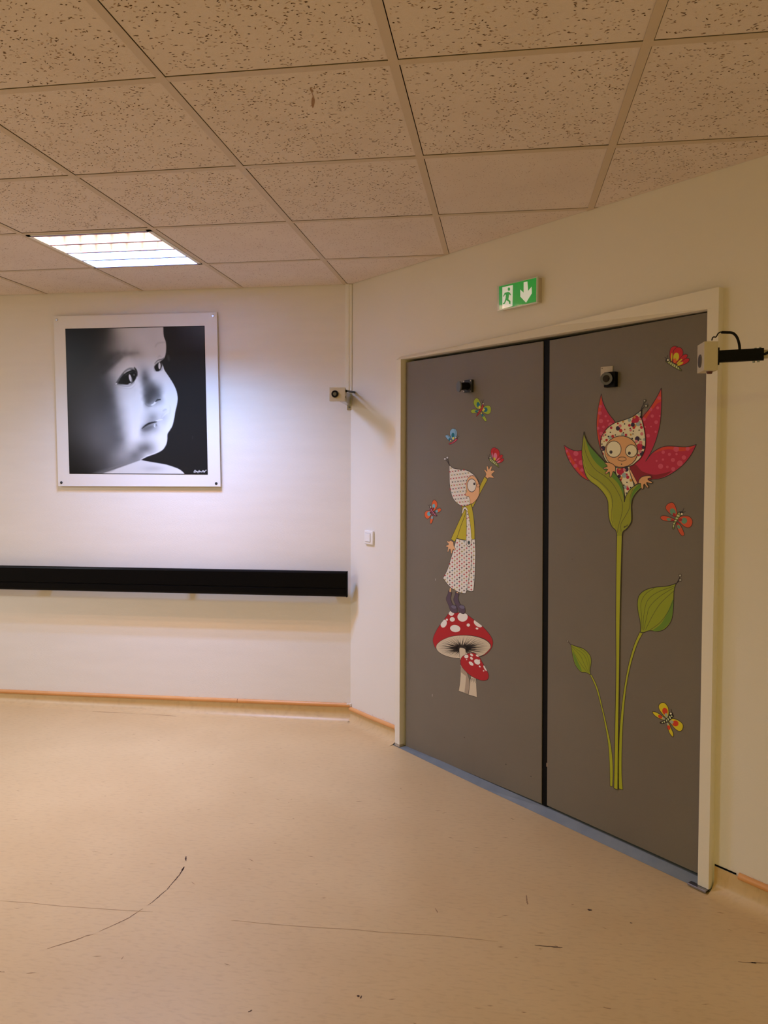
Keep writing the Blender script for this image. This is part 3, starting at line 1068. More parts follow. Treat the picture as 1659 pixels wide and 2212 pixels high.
g = G()                                      # folded arm from the plate out to the box
xa, ya, za = bx1 - .004, by + .037, (bz0 + bz1) / 2
xb, yb, zb = bxb - .006, WY - .005, (bza + bzb) / 2 + .008
g.hexa([(xa - .001, ya, bz0 - .002), (xa + .001, ya, bz0 - .002), (xb + .001, yb, bzb + .028), (xb - .001, yb, bzb + .028),
        (xa - .001, ya, za + .012), (xa + .001, ya, za + .012), (xb + .001, yb, bza - .002), (xb - .001, yb, bza - .002)], M_CHROME)
g.hexa([(xa - .028, ya, bz0 - .003), (xa, ya, bz0 - .003), (xb, yb, bzb + .026), (xb - .022, yb, bzb + .026),
        (xa - .028, ya, bz0 - .001), (xa, ya, bz0 - .001), (xb, yb, bzb + .028), (xb - .022, yb, bzb + .028)], M_CHROME)
g.rbox((bx1 - .016, by + .0375, (bz0 + bz1) / 2 - .004), (.018, 0, 0), (0, .0018, 0), (0, 0, .03), M_CHROME, .0006)
g.build('arm', mag)
g = G()
q0, q1 = on_left(748, 844.5, WY - 1.975), on_left(765.5, 847.5, .02)
a0, b0 = np.array([q0[0], 1.975, q0[1]]), np.array([q1[0], WY - .02, q1[1]])
g.tube([a0, a0 * .5 + b0 * .5, b0], .0062, M_CABLE)
g.build('cable', mag, True)
for dz in (-.014, -.048):
    g = G()
    g.cyl((bx1 - .0005, by + .018, bz1 + dz), (1, 0, 0), .006, .006, .002, mat('brown_knockout', (92, 70, 60), .6), 16)
    g.build('knockout', mag, True)

# right magnet: held half a metre out of the wall, where the opened leaf meets it
DM = 2.12
k_ = DM / FPX


def at_fwd(x, y, t=DM):
    return CAM + ray(x, y) * t


Qc = at_fwd(1536, 768.5)
qx, qy, qz = Qc
mr = thing('door_magnet', 'beige door-holder magnet on a black arm right of the right door', 'door holder magnet', (qx + .1, qy + .04, qz - .04))
g = G()
g.rbox((qx, qy + .038, qz), (.0182, 0, 0), (0, .038, 0), (0, 0, .0395), M_BEIGEPL, .0012)
g.build('magnet_box', mr)
g = G()
fy, fz = qy + .042, qz - .009
g.cyl((qx - .0182, fy, fz), (-1, 0, 0), .0185, .018, .0022, mat('grey_ring', (92, 84, 76), .5), 36)
g.cyl((qx - .0204, fy, fz), (-1, 0, 0), .0135, .0135, .0006, mat('dull_contact', (70, 62, 56), .45), 30)
g.build('magnet_face', mr, True)
ad = np.array([.951, -.309, 0.])
an = np.array([-.309, -.951, 0.])
A0 = np.array([qx + .021, qy + .013, qz - .001])


def px_of(p):
    d = ROT.T @ (np.array(p) - CAM)
    return AX + FPX * d[0] / -d[2], AY - FPX * d[1] / -d[2]


A0[2] -= (px_of(A0)[1] - 770.5) * -k_
t = 0.
while px_of(A0 + ad * t)[0] < 1650:
    t += .0005
A1 = A0 + ad * t
g = G()
g.rbox((A0 + A1) / 2, ad * t / 2, an * .011, (0, 0, .0158), M_BLACK, .0015)
g.build('arm', mr)
g = G()
g.rbox((qx + .0203, qy + .013, A0[2]), (.002, 0, 0), (0, .0125, 0), (0, 0, .0235), M_BLACK, .0006)
g.build('end_plate', mr)
g = G()
g.cyl((qx + .004, qy + .03, qz - .046), (0, 0, 1), .0065, .009, .007, mat('red_brown_cap', (84, 34, 26), .5), 18)
g.build('release_button', mr, True)
g = G()                                      # steel rail carrying the arm back to the side wall
A2 = A1 + ad * ((EX - A1[0]) / ad[0])
g.rbox((A1 + A2) / 2 - ad * .03 + np.array([0, 0, .0]), (A2 - A1) / 2 + ad * .03, an * .008, (0, 0, .011), mat('grey_bracket', (176, 166, 140), .5), .002)
g.rbox(A2 + np.array([-.003, 0, 0]), (.003, 0, 0), (0, .03, 0), (0, 0, .05), mat('grey_bracket', (0, 0, 0)), .001)
g.build('support_rail', mr)
AM = (A0 + A1) / 2


def at_arm(x, y, ref=None):
    d = ray(x, y)
    tt = np.dot((AM if ref is None else ref) - CAM, an) / np.dot(d, an)
    return CAM + d * tt


g = G()                                      # loop: out of the box, over, down into the arm
cr = [(535, 330), (545, 285), (570, 258), (610, 262), (635, 235), (660, 190), (705, 162), (740, 165), (850, 168), (925, 172), (990, 205), (1045, 280), (1080, 390), (1092, 480), (1092, 545)]
cp = [at_arm(1480 + a / 9.27, 700 + b / 9.27) for a, b in crom(cr, 4, False)]
g.tube(cp, [.0017 if i < 27 else .0036 for i in range(len(cp))], M_CABLE)
g.build('cable_loop', mr, True)
g = G()
g.tube([at_arm(1648, 768), at_arm(1656, 764) + an * .012, at_arm(1672, 758) + an * .012, A2 + an * .012 + np.array([-.02, 0, .01])], .0036, M_CABLE)
g.build('supply_cable', mr, True)
for (x, y) in ((1632, 753.5), (1642, 751.5), (1628, 782), (1638, 780.5)):
    g = G()
    g.cyl(at_arm(x, y) - np.array([0, 0, .002]), (0, 0, 1), .003, .003, .0045, M_STEEL, 12)
    g.build('bolt', mr)

# counter plates on the leaves
kp = thing('door_keeper', 'black swivelling keeper with round steel disc on the left door', 'door holder keeper', DW(*on_door(1010, 846), 0))
s0, z1 = on_door(1001, 821.5, .012)
s1, z0 = on_door(1019, 847, .012)
sm, zm, hs, hz = (s0 + s1) / 2, (z0 + z1) / 2, (s1 - s0) / 2, (z1 - z0) / 2
g = G()
g.rbox(DW(sm, zm, .006), U * hs, (0, 0, hz), N * .006, M_DGREY, .002)
g.build('base_plate', kp)
ds, dz_ = on_door(990.4, 835, .062)
Pd = np.array(DW(ds, dz_, .062))
th = math.radians(-18)
dn = N * math.cos(th) + U * math.sin(th)
g = G()
g.tube([DW(sm, zm, .008), DW(sm, zm, .03), Pd - dn * .006], [.018, .017, .017], M_BLACK, 20)
g.build('stem', kp, True)
g = G()
g.cyl(Pd - dn * .006, dn, .0245, .0245, .006, M_STEEL, 32)
g.build('disc', kp, True)
for sx in (-1, 1):
    for sz in (-1, 1):
        g = G()
        g.cyl(DW(sm + sx * (hs - .006), zm + sz * (hz - .006), .012), N, .0042, .0036, .003, M_CHROME, 14)
        g.build('screw', kp, True)

kr = thing('door_keeper', 'black box keeper with steel disc below a beige plate on the right door', 'door holder keeper', DW(*on_door(1316, 836), 0))
s0, z1 = on_door(1297.5, 793, .003)
s1, z0 = on_door(1323, 818, .003)
g = G()
g.rbox(DW((s0 + s1) / 2, (z0 + z1) / 2, .0015), U * (s1 - s0) / 2, (0, 0, (z1 - z0) / 2), N * .0015, mat('beige_plate', (190, 176, 150), .5), .0006)
g.cyl(DW(s0 + .007, z1 - .006, .003), N, .002, .002, .0006, M_DIRT, 12)
g.build('mounting_plate', kr)
s0, z1 = on_door(1304, 804.5, .022)
s1, z0 = on_door(1327.5, 835, .022)
sm, zm, hs, hz = (s0 + s1) / 2, (z0 + z1) / 2, (s1 - s0) / 2, (z1 - z0) / 2
g = G()
g.rbox(DW(sm, zm, .011), U * hs, (0, 0, hz), N * .011, M_BLACK, .003)
g.build('housing', kr)
ds, dz_ = on_door(1308.5, 818, .038)
g = G()
dn2 = N * .93 + U * .3
g.tube([DW(sm, zm, .02), DW(ds, dz_, .034)], [.012, .012], M_BLACK, 16)
g.cyl(DW(ds, dz_, .032), dn2, .0235, .0235, .006, M_STEEL, 32)
g.cyl(np.array(DW(ds, dz_, .032)) + dn2 * .006, dn2, .014, .013, .0012, mat('dark_steel_contact', (52, 46, 38), .4, .6), 32)
g.build('disc', kr, True)

# ------------------------------------------------------------------ stickers on the doors
INK = mat('sticker_ink', (38, 26, 20), .55)
PAL = dict(white=(236, 232, 222), olive=(196, 182, 44), skin=(238, 186, 136), skin2=(226, 172, 118), red=(176, 24, 34), dred=(140, 14, 26), cream=(214, 200, 172), creamd=(170, 152, 130),
           boot=(88, 72, 88), boot2=(112, 104, 126), grey=(150, 160, 160), green=(166, 190, 40), teal=(10, 112, 132), yellow=(232, 216, 70), lblue=(132, 184, 220), crim=(196, 44, 72),
           pink=(226, 130, 160), orange=(226, 98, 40), sky=(110, 176, 190), maroon=(104, 8, 40), palegreen=(206, 214, 160), stripe=(120, 132, 60), redw=(200, 28, 32), yel2=(214, 200, 30),
           ora2=(226, 110, 24), teal2=(100, 152, 124), orr=(214, 84, 40), drk=(168, 24, 30), yel3=(220, 204, 30), red3=(214, 62, 24), gry3=(168, 176, 158), petal=(190, 36, 70), petal2=(212, 66, 34),
           dot=(214, 84, 112), calyx=(150, 158, 22), calyx2=(92, 140, 30), calyx3=(172, 176, 30), leaf=(146, 160, 26), leaf2=(104, 142, 40), stem=(172, 178, 36), navy=(52, 28, 58), dpink=(220, 130, 140),
           dmag=(190, 24, 60), dred2=(196, 44, 32), dochre=(206, 150, 60), dblue=(160, 182, 184), black=(24, 14, 20), ivory=(236, 230, 200), star1=(186, 24, 40), star2=(110, 134, 136),
           star3=(170, 150, 70), star4=(60, 20, 34), lens=(214, 214, 214), antb=(170, 168, 150))
SM = {}


def smat(k):
    if k not in SM:
        SM[k] = mat('sticker_' + k, PAL[k], .5, spec=.35) if k != 'ink' else INK
    return SM[k]


class Sticker:
    def __init__(self, name, label, cat, crop, group=None, base=None):
        self.x0, self.y0, self.s = crop
        self.parts, self.order = {}, []
        self.lay = 0
        self.name, self.label, self.cat, self.group = name, label, cat, group
        self.cur = None
        self.minz = (9, 0)

    def crop(self, x0, y0, s):
        self.x0, self.y0, self.s = x0, y0, s

    def part(self, n):
        self.cur = n
        self.order.append((n, G()))
        self.g = self.order[-1][1]

    def to(self, p):
        return on_door(self.x0 + p[0] / self.s, self.y0 + p[1] / self.s, .001)

    def face(self, pts, k, bump=True):
        if bump:
            self.lay += 1
        off = .0004 + self.lay * .00002
        q = [self.to(p) for p in pts]
        if area2(q) < 0:
            q = q[::-1]
        for a, b in q:
            if b < self.minz[0]:
                self.minz = (b, a)
        vs = [DW(a, b, off) for a, b in q]
        self.g.add(vs, [list(range(len(vs)))], smat(k))

    def line(self, pts, w, k='ink', closed=False, sm=True, bump=True, sub=6):
        """ribbon of width w metres"""
        if bump:
            self.lay += 1
        off = .0004 + self.lay * .00002
        P = crom(pts, sub, closed) if sm else [p[:2] for p in pts]
        P = [np.array(self.to(p)) for p in P]
        n = len(P)
        vs = []
        for i in range(n):
            a = P[i - 1] if (i or closed) else P[i]
            b = P[(i + 1) % n] if (i < n - 1 or closed) else P[i]
            t = b - a
            L = np.linalg.norm(t)
            t = t / L if L > 1e-9 else np.array([1., 0])
            nn = np.array([-t[1], t[0]])
            vs += [DW(*(P[i] + nn * w / 2), off), DW(*(P[i] - nn * w / 2), off)]
        m = n if closed else n - 1
        fs = [(2 * i, 2 * i + 1, (2 * i + 3) % (2 * n), (2 * i + 2) % (2 * n)) for i in range(m)]
        self.g.add(vs, fs, smat(k))

    def shape(self, pts, k, w=.0022, sm=True, sub=6):
        P = crom(pts, sub) if sm else [p[:2] for p in pts]
        self.face(P, k)
        if w:
            self.line(P, w, closed=True, sm=False)
        return P

    def oval(self, cx, cy, rx, ry, deg, k, w=0, inside=None, bump=True):
        P = ell(cx, cy, rx, ry, deg)
        if inside is not None:
            P = clip(inside, P)
            if len(P) < 3:
                return
        self.face(P, k, bump)
        if w:
            self.line(P, w, closed=True, sm=False)

    def done(self):
        s, z = self.minz[1], self.minz[0]
        e = thing(self.name, self.label, self.cat, DW(s, z, 0), self.group)
        for n, g in self.order:
            if g.v:
                g.build(n, e)
        return e


BG = 'butterfly stickers on the doors'


def butterfly(label, crop, wings, body, stripes, head, eye, ants, w=.0016, bc='crim', sc_='palegreen'):
    S = Sticker('butterfly_sticker', label, 'door sticker', crop, BG)
    for pts, base, spots in wings:
        S.part('wing')
        P = S.shape(pts, base, w)
        for sp in spots:
            S.oval(*sp[:5], sp[5], 0, P)
    S.part('body')
    P = S.shape(body, bc, w)
    for sp in stripes:
        S.oval(*sp, sc_, 0, P, False) if False else S.oval(*sp, sc_, 0, P)
    S.part('head')
    S.oval(*head, 0, 'black')
    S.oval(*eye, 0, 'ivory')
    S.part('antennae')
    for a in ants:
        S.line(a, w * .9, sm=False)
        S.oval(a[-1][0], a[-1][1], 14 / 23.7 * S.s * .55, 14 / 23.7 * S.s * .55, 0, 'ink')
    S.done()


BFc = (900, 840, 8.295)
butterfly('lime green butterfly sticker with teal wing spots, topmost on the left door', BFc,
          [([(1145, 355), (1075, 350), (1030, 290), (1020, 225), (1045, 180), (1082, 165), (1125, 210), (1148, 290)], 'green', [(1103, 285, 30, 48, -12, 'teal'), (1125, 328, 17, 27, -12, 'yellow')]),
           ([(1165, 385), (1180, 345), (1220, 310), (1295, 298), (1332, 350), (1318, 430), (1270, 457), (1205, 430)], 'green', [(1230, 373, 40, 42, 0, 'teal'), (1195, 370, 26, 22, 0, 'yellow')]),
           ([(1120, 403), (1060, 370), (1000, 368), (970, 402), (995, 434), (1060, 430)], 'green', [(1078, 402, 38, 20, 0, 'teal'), (1105, 402, 14, 8, 0, 'yellow')]),
           ([(1145, 415), (1190, 455), (1240, 525), (1252, 572), (1228, 584), (1185, 530), (1155, 465)], 'green', [(1180, 475, 16, 32, -28, 'teal'), (1160, 435, 10, 16, -28, 'yellow')])],
          [(1178, 280), (1200, 292), (1182, 362), (1130, 435), (1080, 490), (1070, 482), (1108, 410), (1145, 350)], [(1172, 330, 4, 16, 20), (1150, 380, 4, 14, 30), (1120, 425, 3, 12, 35)],
          (1182, 262, 17, 20), (1190, 266, 11, 13), [[(1178, 245), (1165, 195)], [(1183, 245), (1205, 188)]], bc='red', sc_='orange')
butterfly('light blue butterfly sticker with crimson body, upper left of the left door', BFc,
          [([(690, 885), (715, 840), (718, 770), (695, 722), (660, 712), (640, 760), (650, 860)], 'lblue', []),
           ([(640, 918), (600, 835), (598, 760), (635, 715), (672, 718), (692, 770), (688, 850), (668, 910)], 'lblue', [(650, 832, 28, 46, 0, 'teal'), (655, 885, 15, 24, 0, 'yellow')]),
           ([(625, 940), (605, 870), (565, 828), (540, 822), (560, 870), (600, 920)], 'lblue', []),
           ([(622, 945), (570, 920), (522, 865), (515, 838), (540, 828), (580, 862), (610, 905)], 'lblue', [(588, 905, 20, 22, 0, 'teal'), (612, 930, 12, 12, 0, 'yellow')])],
          [(575, 985), (600, 966), (650, 948), (700, 892), (730, 890), (722, 920), (665, 968), (600, 995)], [(700, 915, 5, 14, 40), (670, 945, 5, 12, 50), (635, 968, 4, 10, 60)],
          (716, 882, 16, 16), (703, 876, 10, 12), [[(720, 868), (735, 822)], [(727, 870), (762, 845)]], bc='crim', sc_='pink')
butterfly('red butterfly sticker with pink wing spots above the raised hand on the left door', BFc,
          [([(1368, 1250), (1332, 1170), (1332, 1095), (1365, 1055), (1420, 1060), (1400, 1120), (1380, 1200)], 'redw', [(1353, 1200, 9, 60, 0, 'pink')]),
           ([(1385, 1285), (1365, 1200), (1385, 1110), (1430, 1068), (1475, 1112), (1487, 1180), (1460, 1240), (1412, 1290)], 'redw', [(1407, 1210, 33, 62, 4, 'pink'), (1393, 1258, 20, 32, 0, 'yel2')]),
           ([(1412, 1292), (1450, 1235), (1510, 1180), (1540, 1192), (1530, 1235), (1470, 1285)], 'redw', [(1455, 1265, 45, 10, -45, 'pink')]),
           ([(1420, 1325), (1470, 1285), (1530, 1245), (1560, 1255), (1550, 1290), (1500, 1325)], 'redw', [(1465, 1308, 42, 13, -28, 'pink')])],
          [(1290, 1240), (1330, 1252), (1400, 1290), (1450, 1340), (1477, 1408), (1435, 1388), (1370, 1342), (1310, 1290)],
          [(1328, 1275, 8, 20, 25), (1352, 1292, 8, 20, 25), (1377, 1310, 8, 20, 25), (1402, 1330, 8, 20, 25), (1428, 1355, 7, 16, 30)],
          (1302, 1240, 18, 18), (1314, 1236, 10, 12), [[(1300, 1222), (1275, 1190)], [(1304, 1222), (1306, 1170)]], bc='stripe', sc_='palegreen')
butterfly('orange butterfly sticker with pale blue wing spots at the left edge of the left door', (900, 1060, 23.7),
          [([(800, 1000), (768, 800), (790, 600), (850, 490), (920, 475), (1010, 550), (1060, 690), (1040, 820), (960, 950), (880, 1040)], 'orange', [(870, 790, 75, 115, 0, 'sky'), (842, 925, 36, 75, 10, 'maroon')]),
           ([(760, 1100), (700, 1030), (560, 1018), (450, 1065), (402, 1200), (430, 1340), (530, 1445), (630, 1400), (740, 1230)], 'orange', [(630, 1180, 95, 118, 10, 'sky'), (715, 1130, 55, 55, 0, 'maroon')]),
           ([(890, 1125), (960, 1020), (1080, 920), (1190, 890), (1248, 950), (1220, 1045), (1110, 1110), (980, 1135)], 'orange', [(1020, 1055, 75, 60, -30, 'sky'), (930, 1100, 45, 35, -30, 'maroon')]),
           ([(800, 1225), (852, 1290), (840, 1450), (790, 1620), (722, 1702), (680, 1600), (710, 1400), (750, 1260)], 'orange', [(790, 1370, 45, 95, 10, 'sky'), (820, 1260, 30, 40, 10, 'maroon')])],
          [(670, 870), (760, 900), (850, 1060), (960, 1180), (1055, 1290), (960, 1290), (850, 1210), (740, 1080), (675, 970)],
          [(690, 920, 22, 26, 30), (745, 990, 20, 55, 15), (795, 1070, 20, 55, 15), (850, 1140, 20, 48, 20), (915, 1205, 20, 40, 20), (970, 1245, 20, 30, 20)],
          (695, 850, 48, 60), (712, 838, 28, 38), [[(665, 800), (575, 715)], [(682, 790), (675, 690)]], w=.0022, bc='maroon', sc_='pink')
butterfly('dark red butterfly sticker with yellow wing spots, at the top of the right door', (1420, 740, 20.74),
          [([(610, 820), (548, 640), (550, 420), (605, 250), (720, 165), (860, 172), (900, 200), (770, 290), (700, 450), (665, 850)], 'redw', [(638, 650, 30, 190, 3, 'yel2')]),
           ([(770, 940), (680, 860), (682, 600), (735, 350), (850, 225), (1000, 215), (1120, 320), (1150, 480), (1100, 620), (950, 800), (830, 940)], 'redw', [(840, 640, 130, 190, 8, 'yel2'), (785, 810, 62, 110, 10, 'ora2')]),
           ([(835, 945), (950, 800), (1100, 600), (1250, 518), (1345, 560), (1310, 680), (1150, 820), (900, 965)], 'redw', [(985, 845, 165, 36, -42, 'yel2')]),
           ([(880, 1005), (1050, 860), (1250, 720), (1380, 700), (1435, 760), (1370, 880), (1150, 1000), (950, 1045)], 'redw', [(1020, 945, 150, 58, -28, 'yel2')])],
          [(480, 850), (560, 825), (700, 915), (900, 1040), (1075, 1230), (1060, 1270), (900, 1200), (700, 1090), (500, 950), (360, 845), (400, 820)],
          [(520, 885, 24, 52, 22), (605, 940, 26, 58, 22), (690, 990, 26, 62, 20), (765, 1035, 26, 65, 18), (860, 1095, 28, 62, 15), (935, 1155, 22, 48, 12)],
          (450, 790, 85, 70), (470, 785, 46, 44), [[(430, 750), (325, 650)], [(425, 730), (460, 570)]], w=.0018, bc='stripe', sc_='palegreen')
butterfly('orange-red butterfly sticker with green wing spots at the right edge of the right door', (1410, 1070, 16.59),
          [([(840, 790), (640, 680), (500, 540), (458, 430), (520, 320), (650, 258), (740, 280), (820, 420), (872, 620), (860, 740)], 'orr', [(715, 590, 100, 130, -25, 'teal2'), (768, 705, 48, 80, -25, 'drk')]),
           ([(895, 865), (1000, 762), (1150, 735), (1300, 758), (1400, 860), (1422, 980), (1370, 1110), (1260, 1160), (1120, 1110), (980, 980)], 'orr', [(1125, 908, 105, 112, 5, 'teal2'), (985, 875, 72, 52, 8, 'drk')]),
           ([(785, 870), (600, 780), (430, 730), (320, 740), (272, 800), (340, 880), (500, 922), (740, 925)], 'orr', [(580, 860, 85, 52, 8, 'teal2'), (700, 890, 60, 28, 8, 'drk')]),
           ([(855, 955), (960, 1030), (1060, 1200), (1125, 1380), (1085, 1455), (1000, 1410), (920, 1280), (850, 1080)], 'orr', [(930, 1130, 50, 80, -25, 'teal2'), (880, 1010, 30, 50, -25, 'drk')])],
          [(950, 590), (1060, 640), (1060, 700), (970, 760), (880, 900), (800, 1050), (762, 1200), (708, 1190), (720, 1050), (790, 870), (860, 690)],
          [(958, 655, 36, 18, 20), (912, 735, 58, 28, 20), (860, 825, 52, 24, 20), (815, 905, 44, 24, 20), (765, 1010, 24, 32, 10), (742, 1100, 22, 30, 10)],
          (1020, 635, 62, 58), (1040, 668, 36, 38), [[(1060, 590), (1118, 460)], [(1080, 605), (1170, 590)]], w=.0018, bc='stripe', sc_='palegreen')
butterfly('yellow butterfly sticker with orange wing spots, lowest on the right door', (1400, 1500, 18.43),
          [([(740, 965), (580, 800), (450, 620), (412, 480), (460, 380), (575, 325), (690, 370), (790, 520), (822, 720), (800, 870)], 'yel3', [(668, 670, 105, 140, -15, 'red3'), (718, 835, 55, 90, -15, 'gry3')]),
           ([(825, 1065), (950, 965), (1150, 1008), (1320, 1120), (1392, 1250), (1350, 1420), (1230, 1472), (1060, 1360), (930, 1200)], 'yel3', [(1085, 1158, 125, 118, 25, 'red3'), (935, 1100, 78, 62, 25, 'gry3')]),
           ([(690, 985), (560, 860), (380, 740), (220, 685), (172, 712), (240, 820), (400, 940), (620, 1022)], 'yel3', [(480, 890, 95, 60, 35, 'red3'), (615, 960, 65, 40, 35, 'gry3')]),
           ([(740, 1115), (830, 1160), (920, 1360), (1002, 1560), (992, 1690), (930, 1650), (840, 1520), (765, 1300)], 'yel3', [(820, 1320, 60, 95, -20, 'red3'), (775, 1180, 35, 60, -20, 'gry3')])],
          [(860, 730), (990, 820), (1000, 880), (900, 1000), (780, 1080), (600, 1160), (490, 1150), (478, 1110), (560, 1070), (690, 1000), (800, 880)],
          [(935, 865, 26, 40, -30), (868, 915, 30, 70, -20), (798, 985, 26, 60, -20), (735, 1040, 24, 48, -20), (645, 1090, 30, 36, -20), (565, 1115, 26, 26, -20)],
          (920, 775, 72, 62), (902, 768, 38, 40), [[(930, 710), (915, 590)]], w=.0022, bc='black', sc_='palegreen')


def star(cx, cy, r):
    return [(cx + (r if i % 2 == 0 else r * .38) * math.cos(math.pi / 4 * i), cy + (r if i % 2 == 0 else r * .38) * math.sin(math.pi / 4 * i)) for i in range(8)]


rs = random.Random(21)
# ---- figure on the left door
S = Sticker('elf_sticker', 'elf sticker in patterned hood and pinafore with one arm raised on the left door', 'door sticker', (930, 970, 11.06))
S.part('raised_arm')
S.shape([(1290, 655, 1), (1362, 728, 1), (1250, 930), (1120, 1180), (1005, 1405, 1), (975, 1320, 1), (1090, 1180), (1180, 880)], 'olive')
S.part('raised_hand')
S.shape([(1305, 660, 1), (1325, 600), (1310, 555), (1278, 502), (1300, 490), (1350, 540, 1), (1338, 430), (1352, 403), (1370, 425), (1392, 490, 1), (1425, 425), (1450, 408), (1464, 430), (1440, 515, 1), (1500, 508), (1532, 525), (1520, 548),
         (1465, 592, 1), (1460, 625), (1508, 665), (1500, 692), (1400, 682), (1360, 708, 1)], 'skin', .0018, sub=4)
S.part('sweater')
S.shape([(755, 1355, 1), (970, 1315, 1), (1000, 1450), (1030, 1650), (1050, 1900), (1055, 2165, 1), (850, 2180), (620, 2130, 1), (680, 1900), (740, 1600), (745, 1450)], 'olive')
S.part('strap')
S.line([(760, 1540), (785, 1440), (820, 1405), (850, 1425), (880, 1480)], .0115, 'ink')
S.line([(760, 1540), (785, 1440), (820, 1405), (850, 1425), (880, 1480)], .0078, 'white')
Pst = S.shape([(855, 1470, 1), (885, 1500), (925, 1650), (955, 1850), (970, 2050), (976, 2180), (968, 2290), (915, 2328), (860, 2290), (853, 2150), (860, 1850), (855, 1600)], 'white')
for k, (x, y) in enumerate([(880, 1560), (900, 1640), (920, 1715), (915, 1812), (915, 1912), (915, 2010), (915, 2110), (870, 1660), (868, 1850), (965, 1960), (868, 2060), (870, 2150), (968, 2170), (968, 2060)]):
    q = clip(Pst, ell(x, y, 999, 999)) and star(x, y, 24)
    S.face(star(x, y, 22), ('star4', 'star1', 'star2', 'star3', 'star1', 'star2')[k % 6], False) if 865 < x < 965 else None
S.part('skirt')
S.crop(930, 1140, 11.06)
Psk = S.shape([(615, 255, 1), (720, 285), (850, 300), (1060, 270, 1), (1066, 400), (1075, 600), (1066, 900), (1055, 1200), (1025, 1510, 1), (960, 1522), (865, 1495, 1), (835, 1572, 1), (740, 1562), (620, 1515), (480, 1430), (380, 1320),
               (298, 1205, 1), (400, 1000), (480, 750), (560, 480)], 'white', .0026)


def pin(p, poly):
    x, y = p
    r = False
    for i in range(len(poly)):
        a, b = poly[i - 1], poly[i]
        if (a[1] > y) != (b[1] > y) and x < (b[0] - a[0]) * (y - a[1]) / (b[1] - a[1]) + a[0]:
            r = not r
    return r


S.lay += 1
for c in range(-6, 9):
    x = 633 + 57 * c
    for r_ in range(-14, 16):
        y = 358 + 57 * c + 97.2 * r_
        if pin((x - 14, y), Psk) and pin((x + 14, y), Psk) and pin((x, y + 14), Psk):
            S.face(star(x - (y - 800) * .004, y, 31), rs.choice(['star1', 'star1', 'star2', 'star3', 'star4']), False)
            for yy in (y + 48,):
                if pin((x, yy + 10), Psk):
                    S.face([(x - 1.6, yy - 22), (x + 1.6, yy - 22), (x + 1.6, yy + 22), (x - 1.6, yy + 22)], 'star2', False)
S.line([(990, 640), (985, 760), (965, 960), (925, 1150), (895, 1340), (865, 1495)], .0022)
S.part('button')
S.face(crom([(862, 400), (855, 250), (975, 250), (975, 330), (958, 410), (915, 446)], 5), 'white')
S.line([(855, 262), (857, 380), (880, 430), (915, 446), (955, 420), (974, 350), (976, 262)], .0022)
S.oval(915, 355, 32, 47, 0, 'ink')
S.oval(915, 355, 22, 34, 0, 'star2')
S.oval(915, 355, 13, 20, 0, 'ink')
S.part('lowered_hand')
S.shape([(480, 300, 1), (545, 345, 1), (555, 430), (592, 500), (580, 540), (540, 515, 1), (522, 565), (510, 618), (488, 608), (480, 540), (468, 508, 1), (440, 525), (428, 572), (403, 568), (415, 500), (418, 465, 1), (375, 450), (360, 432),
         (382, 424), (425, 405), (430, 380, 1), (390, 338), (400, 315), (440, 328)], 'skin', .0018, sub=4)
S.part('lowered_arm')
S.crop(930, 970, 11.06)
S.shape([(820, 1435, 1), (848, 1500, 1), (800, 1640), (720, 1850), (640, 2090), (575, 2218, 1), (488, 2150, 1), (600, 1900), (700, 1680)], 'olive')
S.part('leg')
S.crop(930, 1140, 11.06)
S.shape([(462, 1425, 1), (500, 1450, 1), (486, 1545, 1), (445, 1535, 1)], 'skin', .0014)
S.part('leg')
S.shape([(620, 1525, 1), (660, 1540, 1), (655, 1570, 1), (615, 1560, 1)], 'skin', .0014)
S.part('boot')
S.shape([(425, 1500, 1), (455, 1535), (510, 1550, 1), (488, 1640), (482, 1700), (530, 1830), (600, 1860), (636, 1950), (630, 2022), (560, 2035), (480, 1985), (430, 1850), (375, 1720), (388, 1640), (415, 1580)], 'boot', .002)
S.oval(555, 1892, 68, 44, 18, 'boot2', .0012)
S.part('boot')
S.shape([(590, 1530, 1), (640, 1565), (686, 1580, 1), (665, 1650), (662, 1700), (710, 1830), (780, 1858), (827, 1950), (815, 2042), (760, 2052), (680, 2000), (620, 1880), (555, 1740), (560, 1670), (585, 1600)], 'boot', .002)
S.oval(752, 1895, 70, 44, 18, 'boot2', .0012)
S.part('hood')
S.crop(930, 970, 11.06)
Ph = S.shape([(450, 380, 1), (550, 460), (720, 486), (880, 515), (1030, 610), (1130, 740), (1172, 900), (1168, 1020), (1120, 1160), (1040, 1270), (940, 1320), (820, 1362), (700, 1340), (580, 1240), (500, 1080), (460, 850), (452, 600)], 'white', .0024)
S.lay += 1
rows = [(490, 455, 1, -10), (465, 545, 6, -9), (508, 625, 7, -9), (485, 712, 9, -9), (525, 790, 6, -8), (500, 873, 6, -8), (475, 960, 6, -8), (515, 1040, 6, -8), (555, 1118, 5, -7), (597, 1197, 5, -7), (635, 1275, 5, -6), (745, 1350, 3, -6)]
pal_rows = ['333', '114141', '3232323', '111111111', '424242', '313131', '141414', '232323', '11111', '42424', '31313', '141']
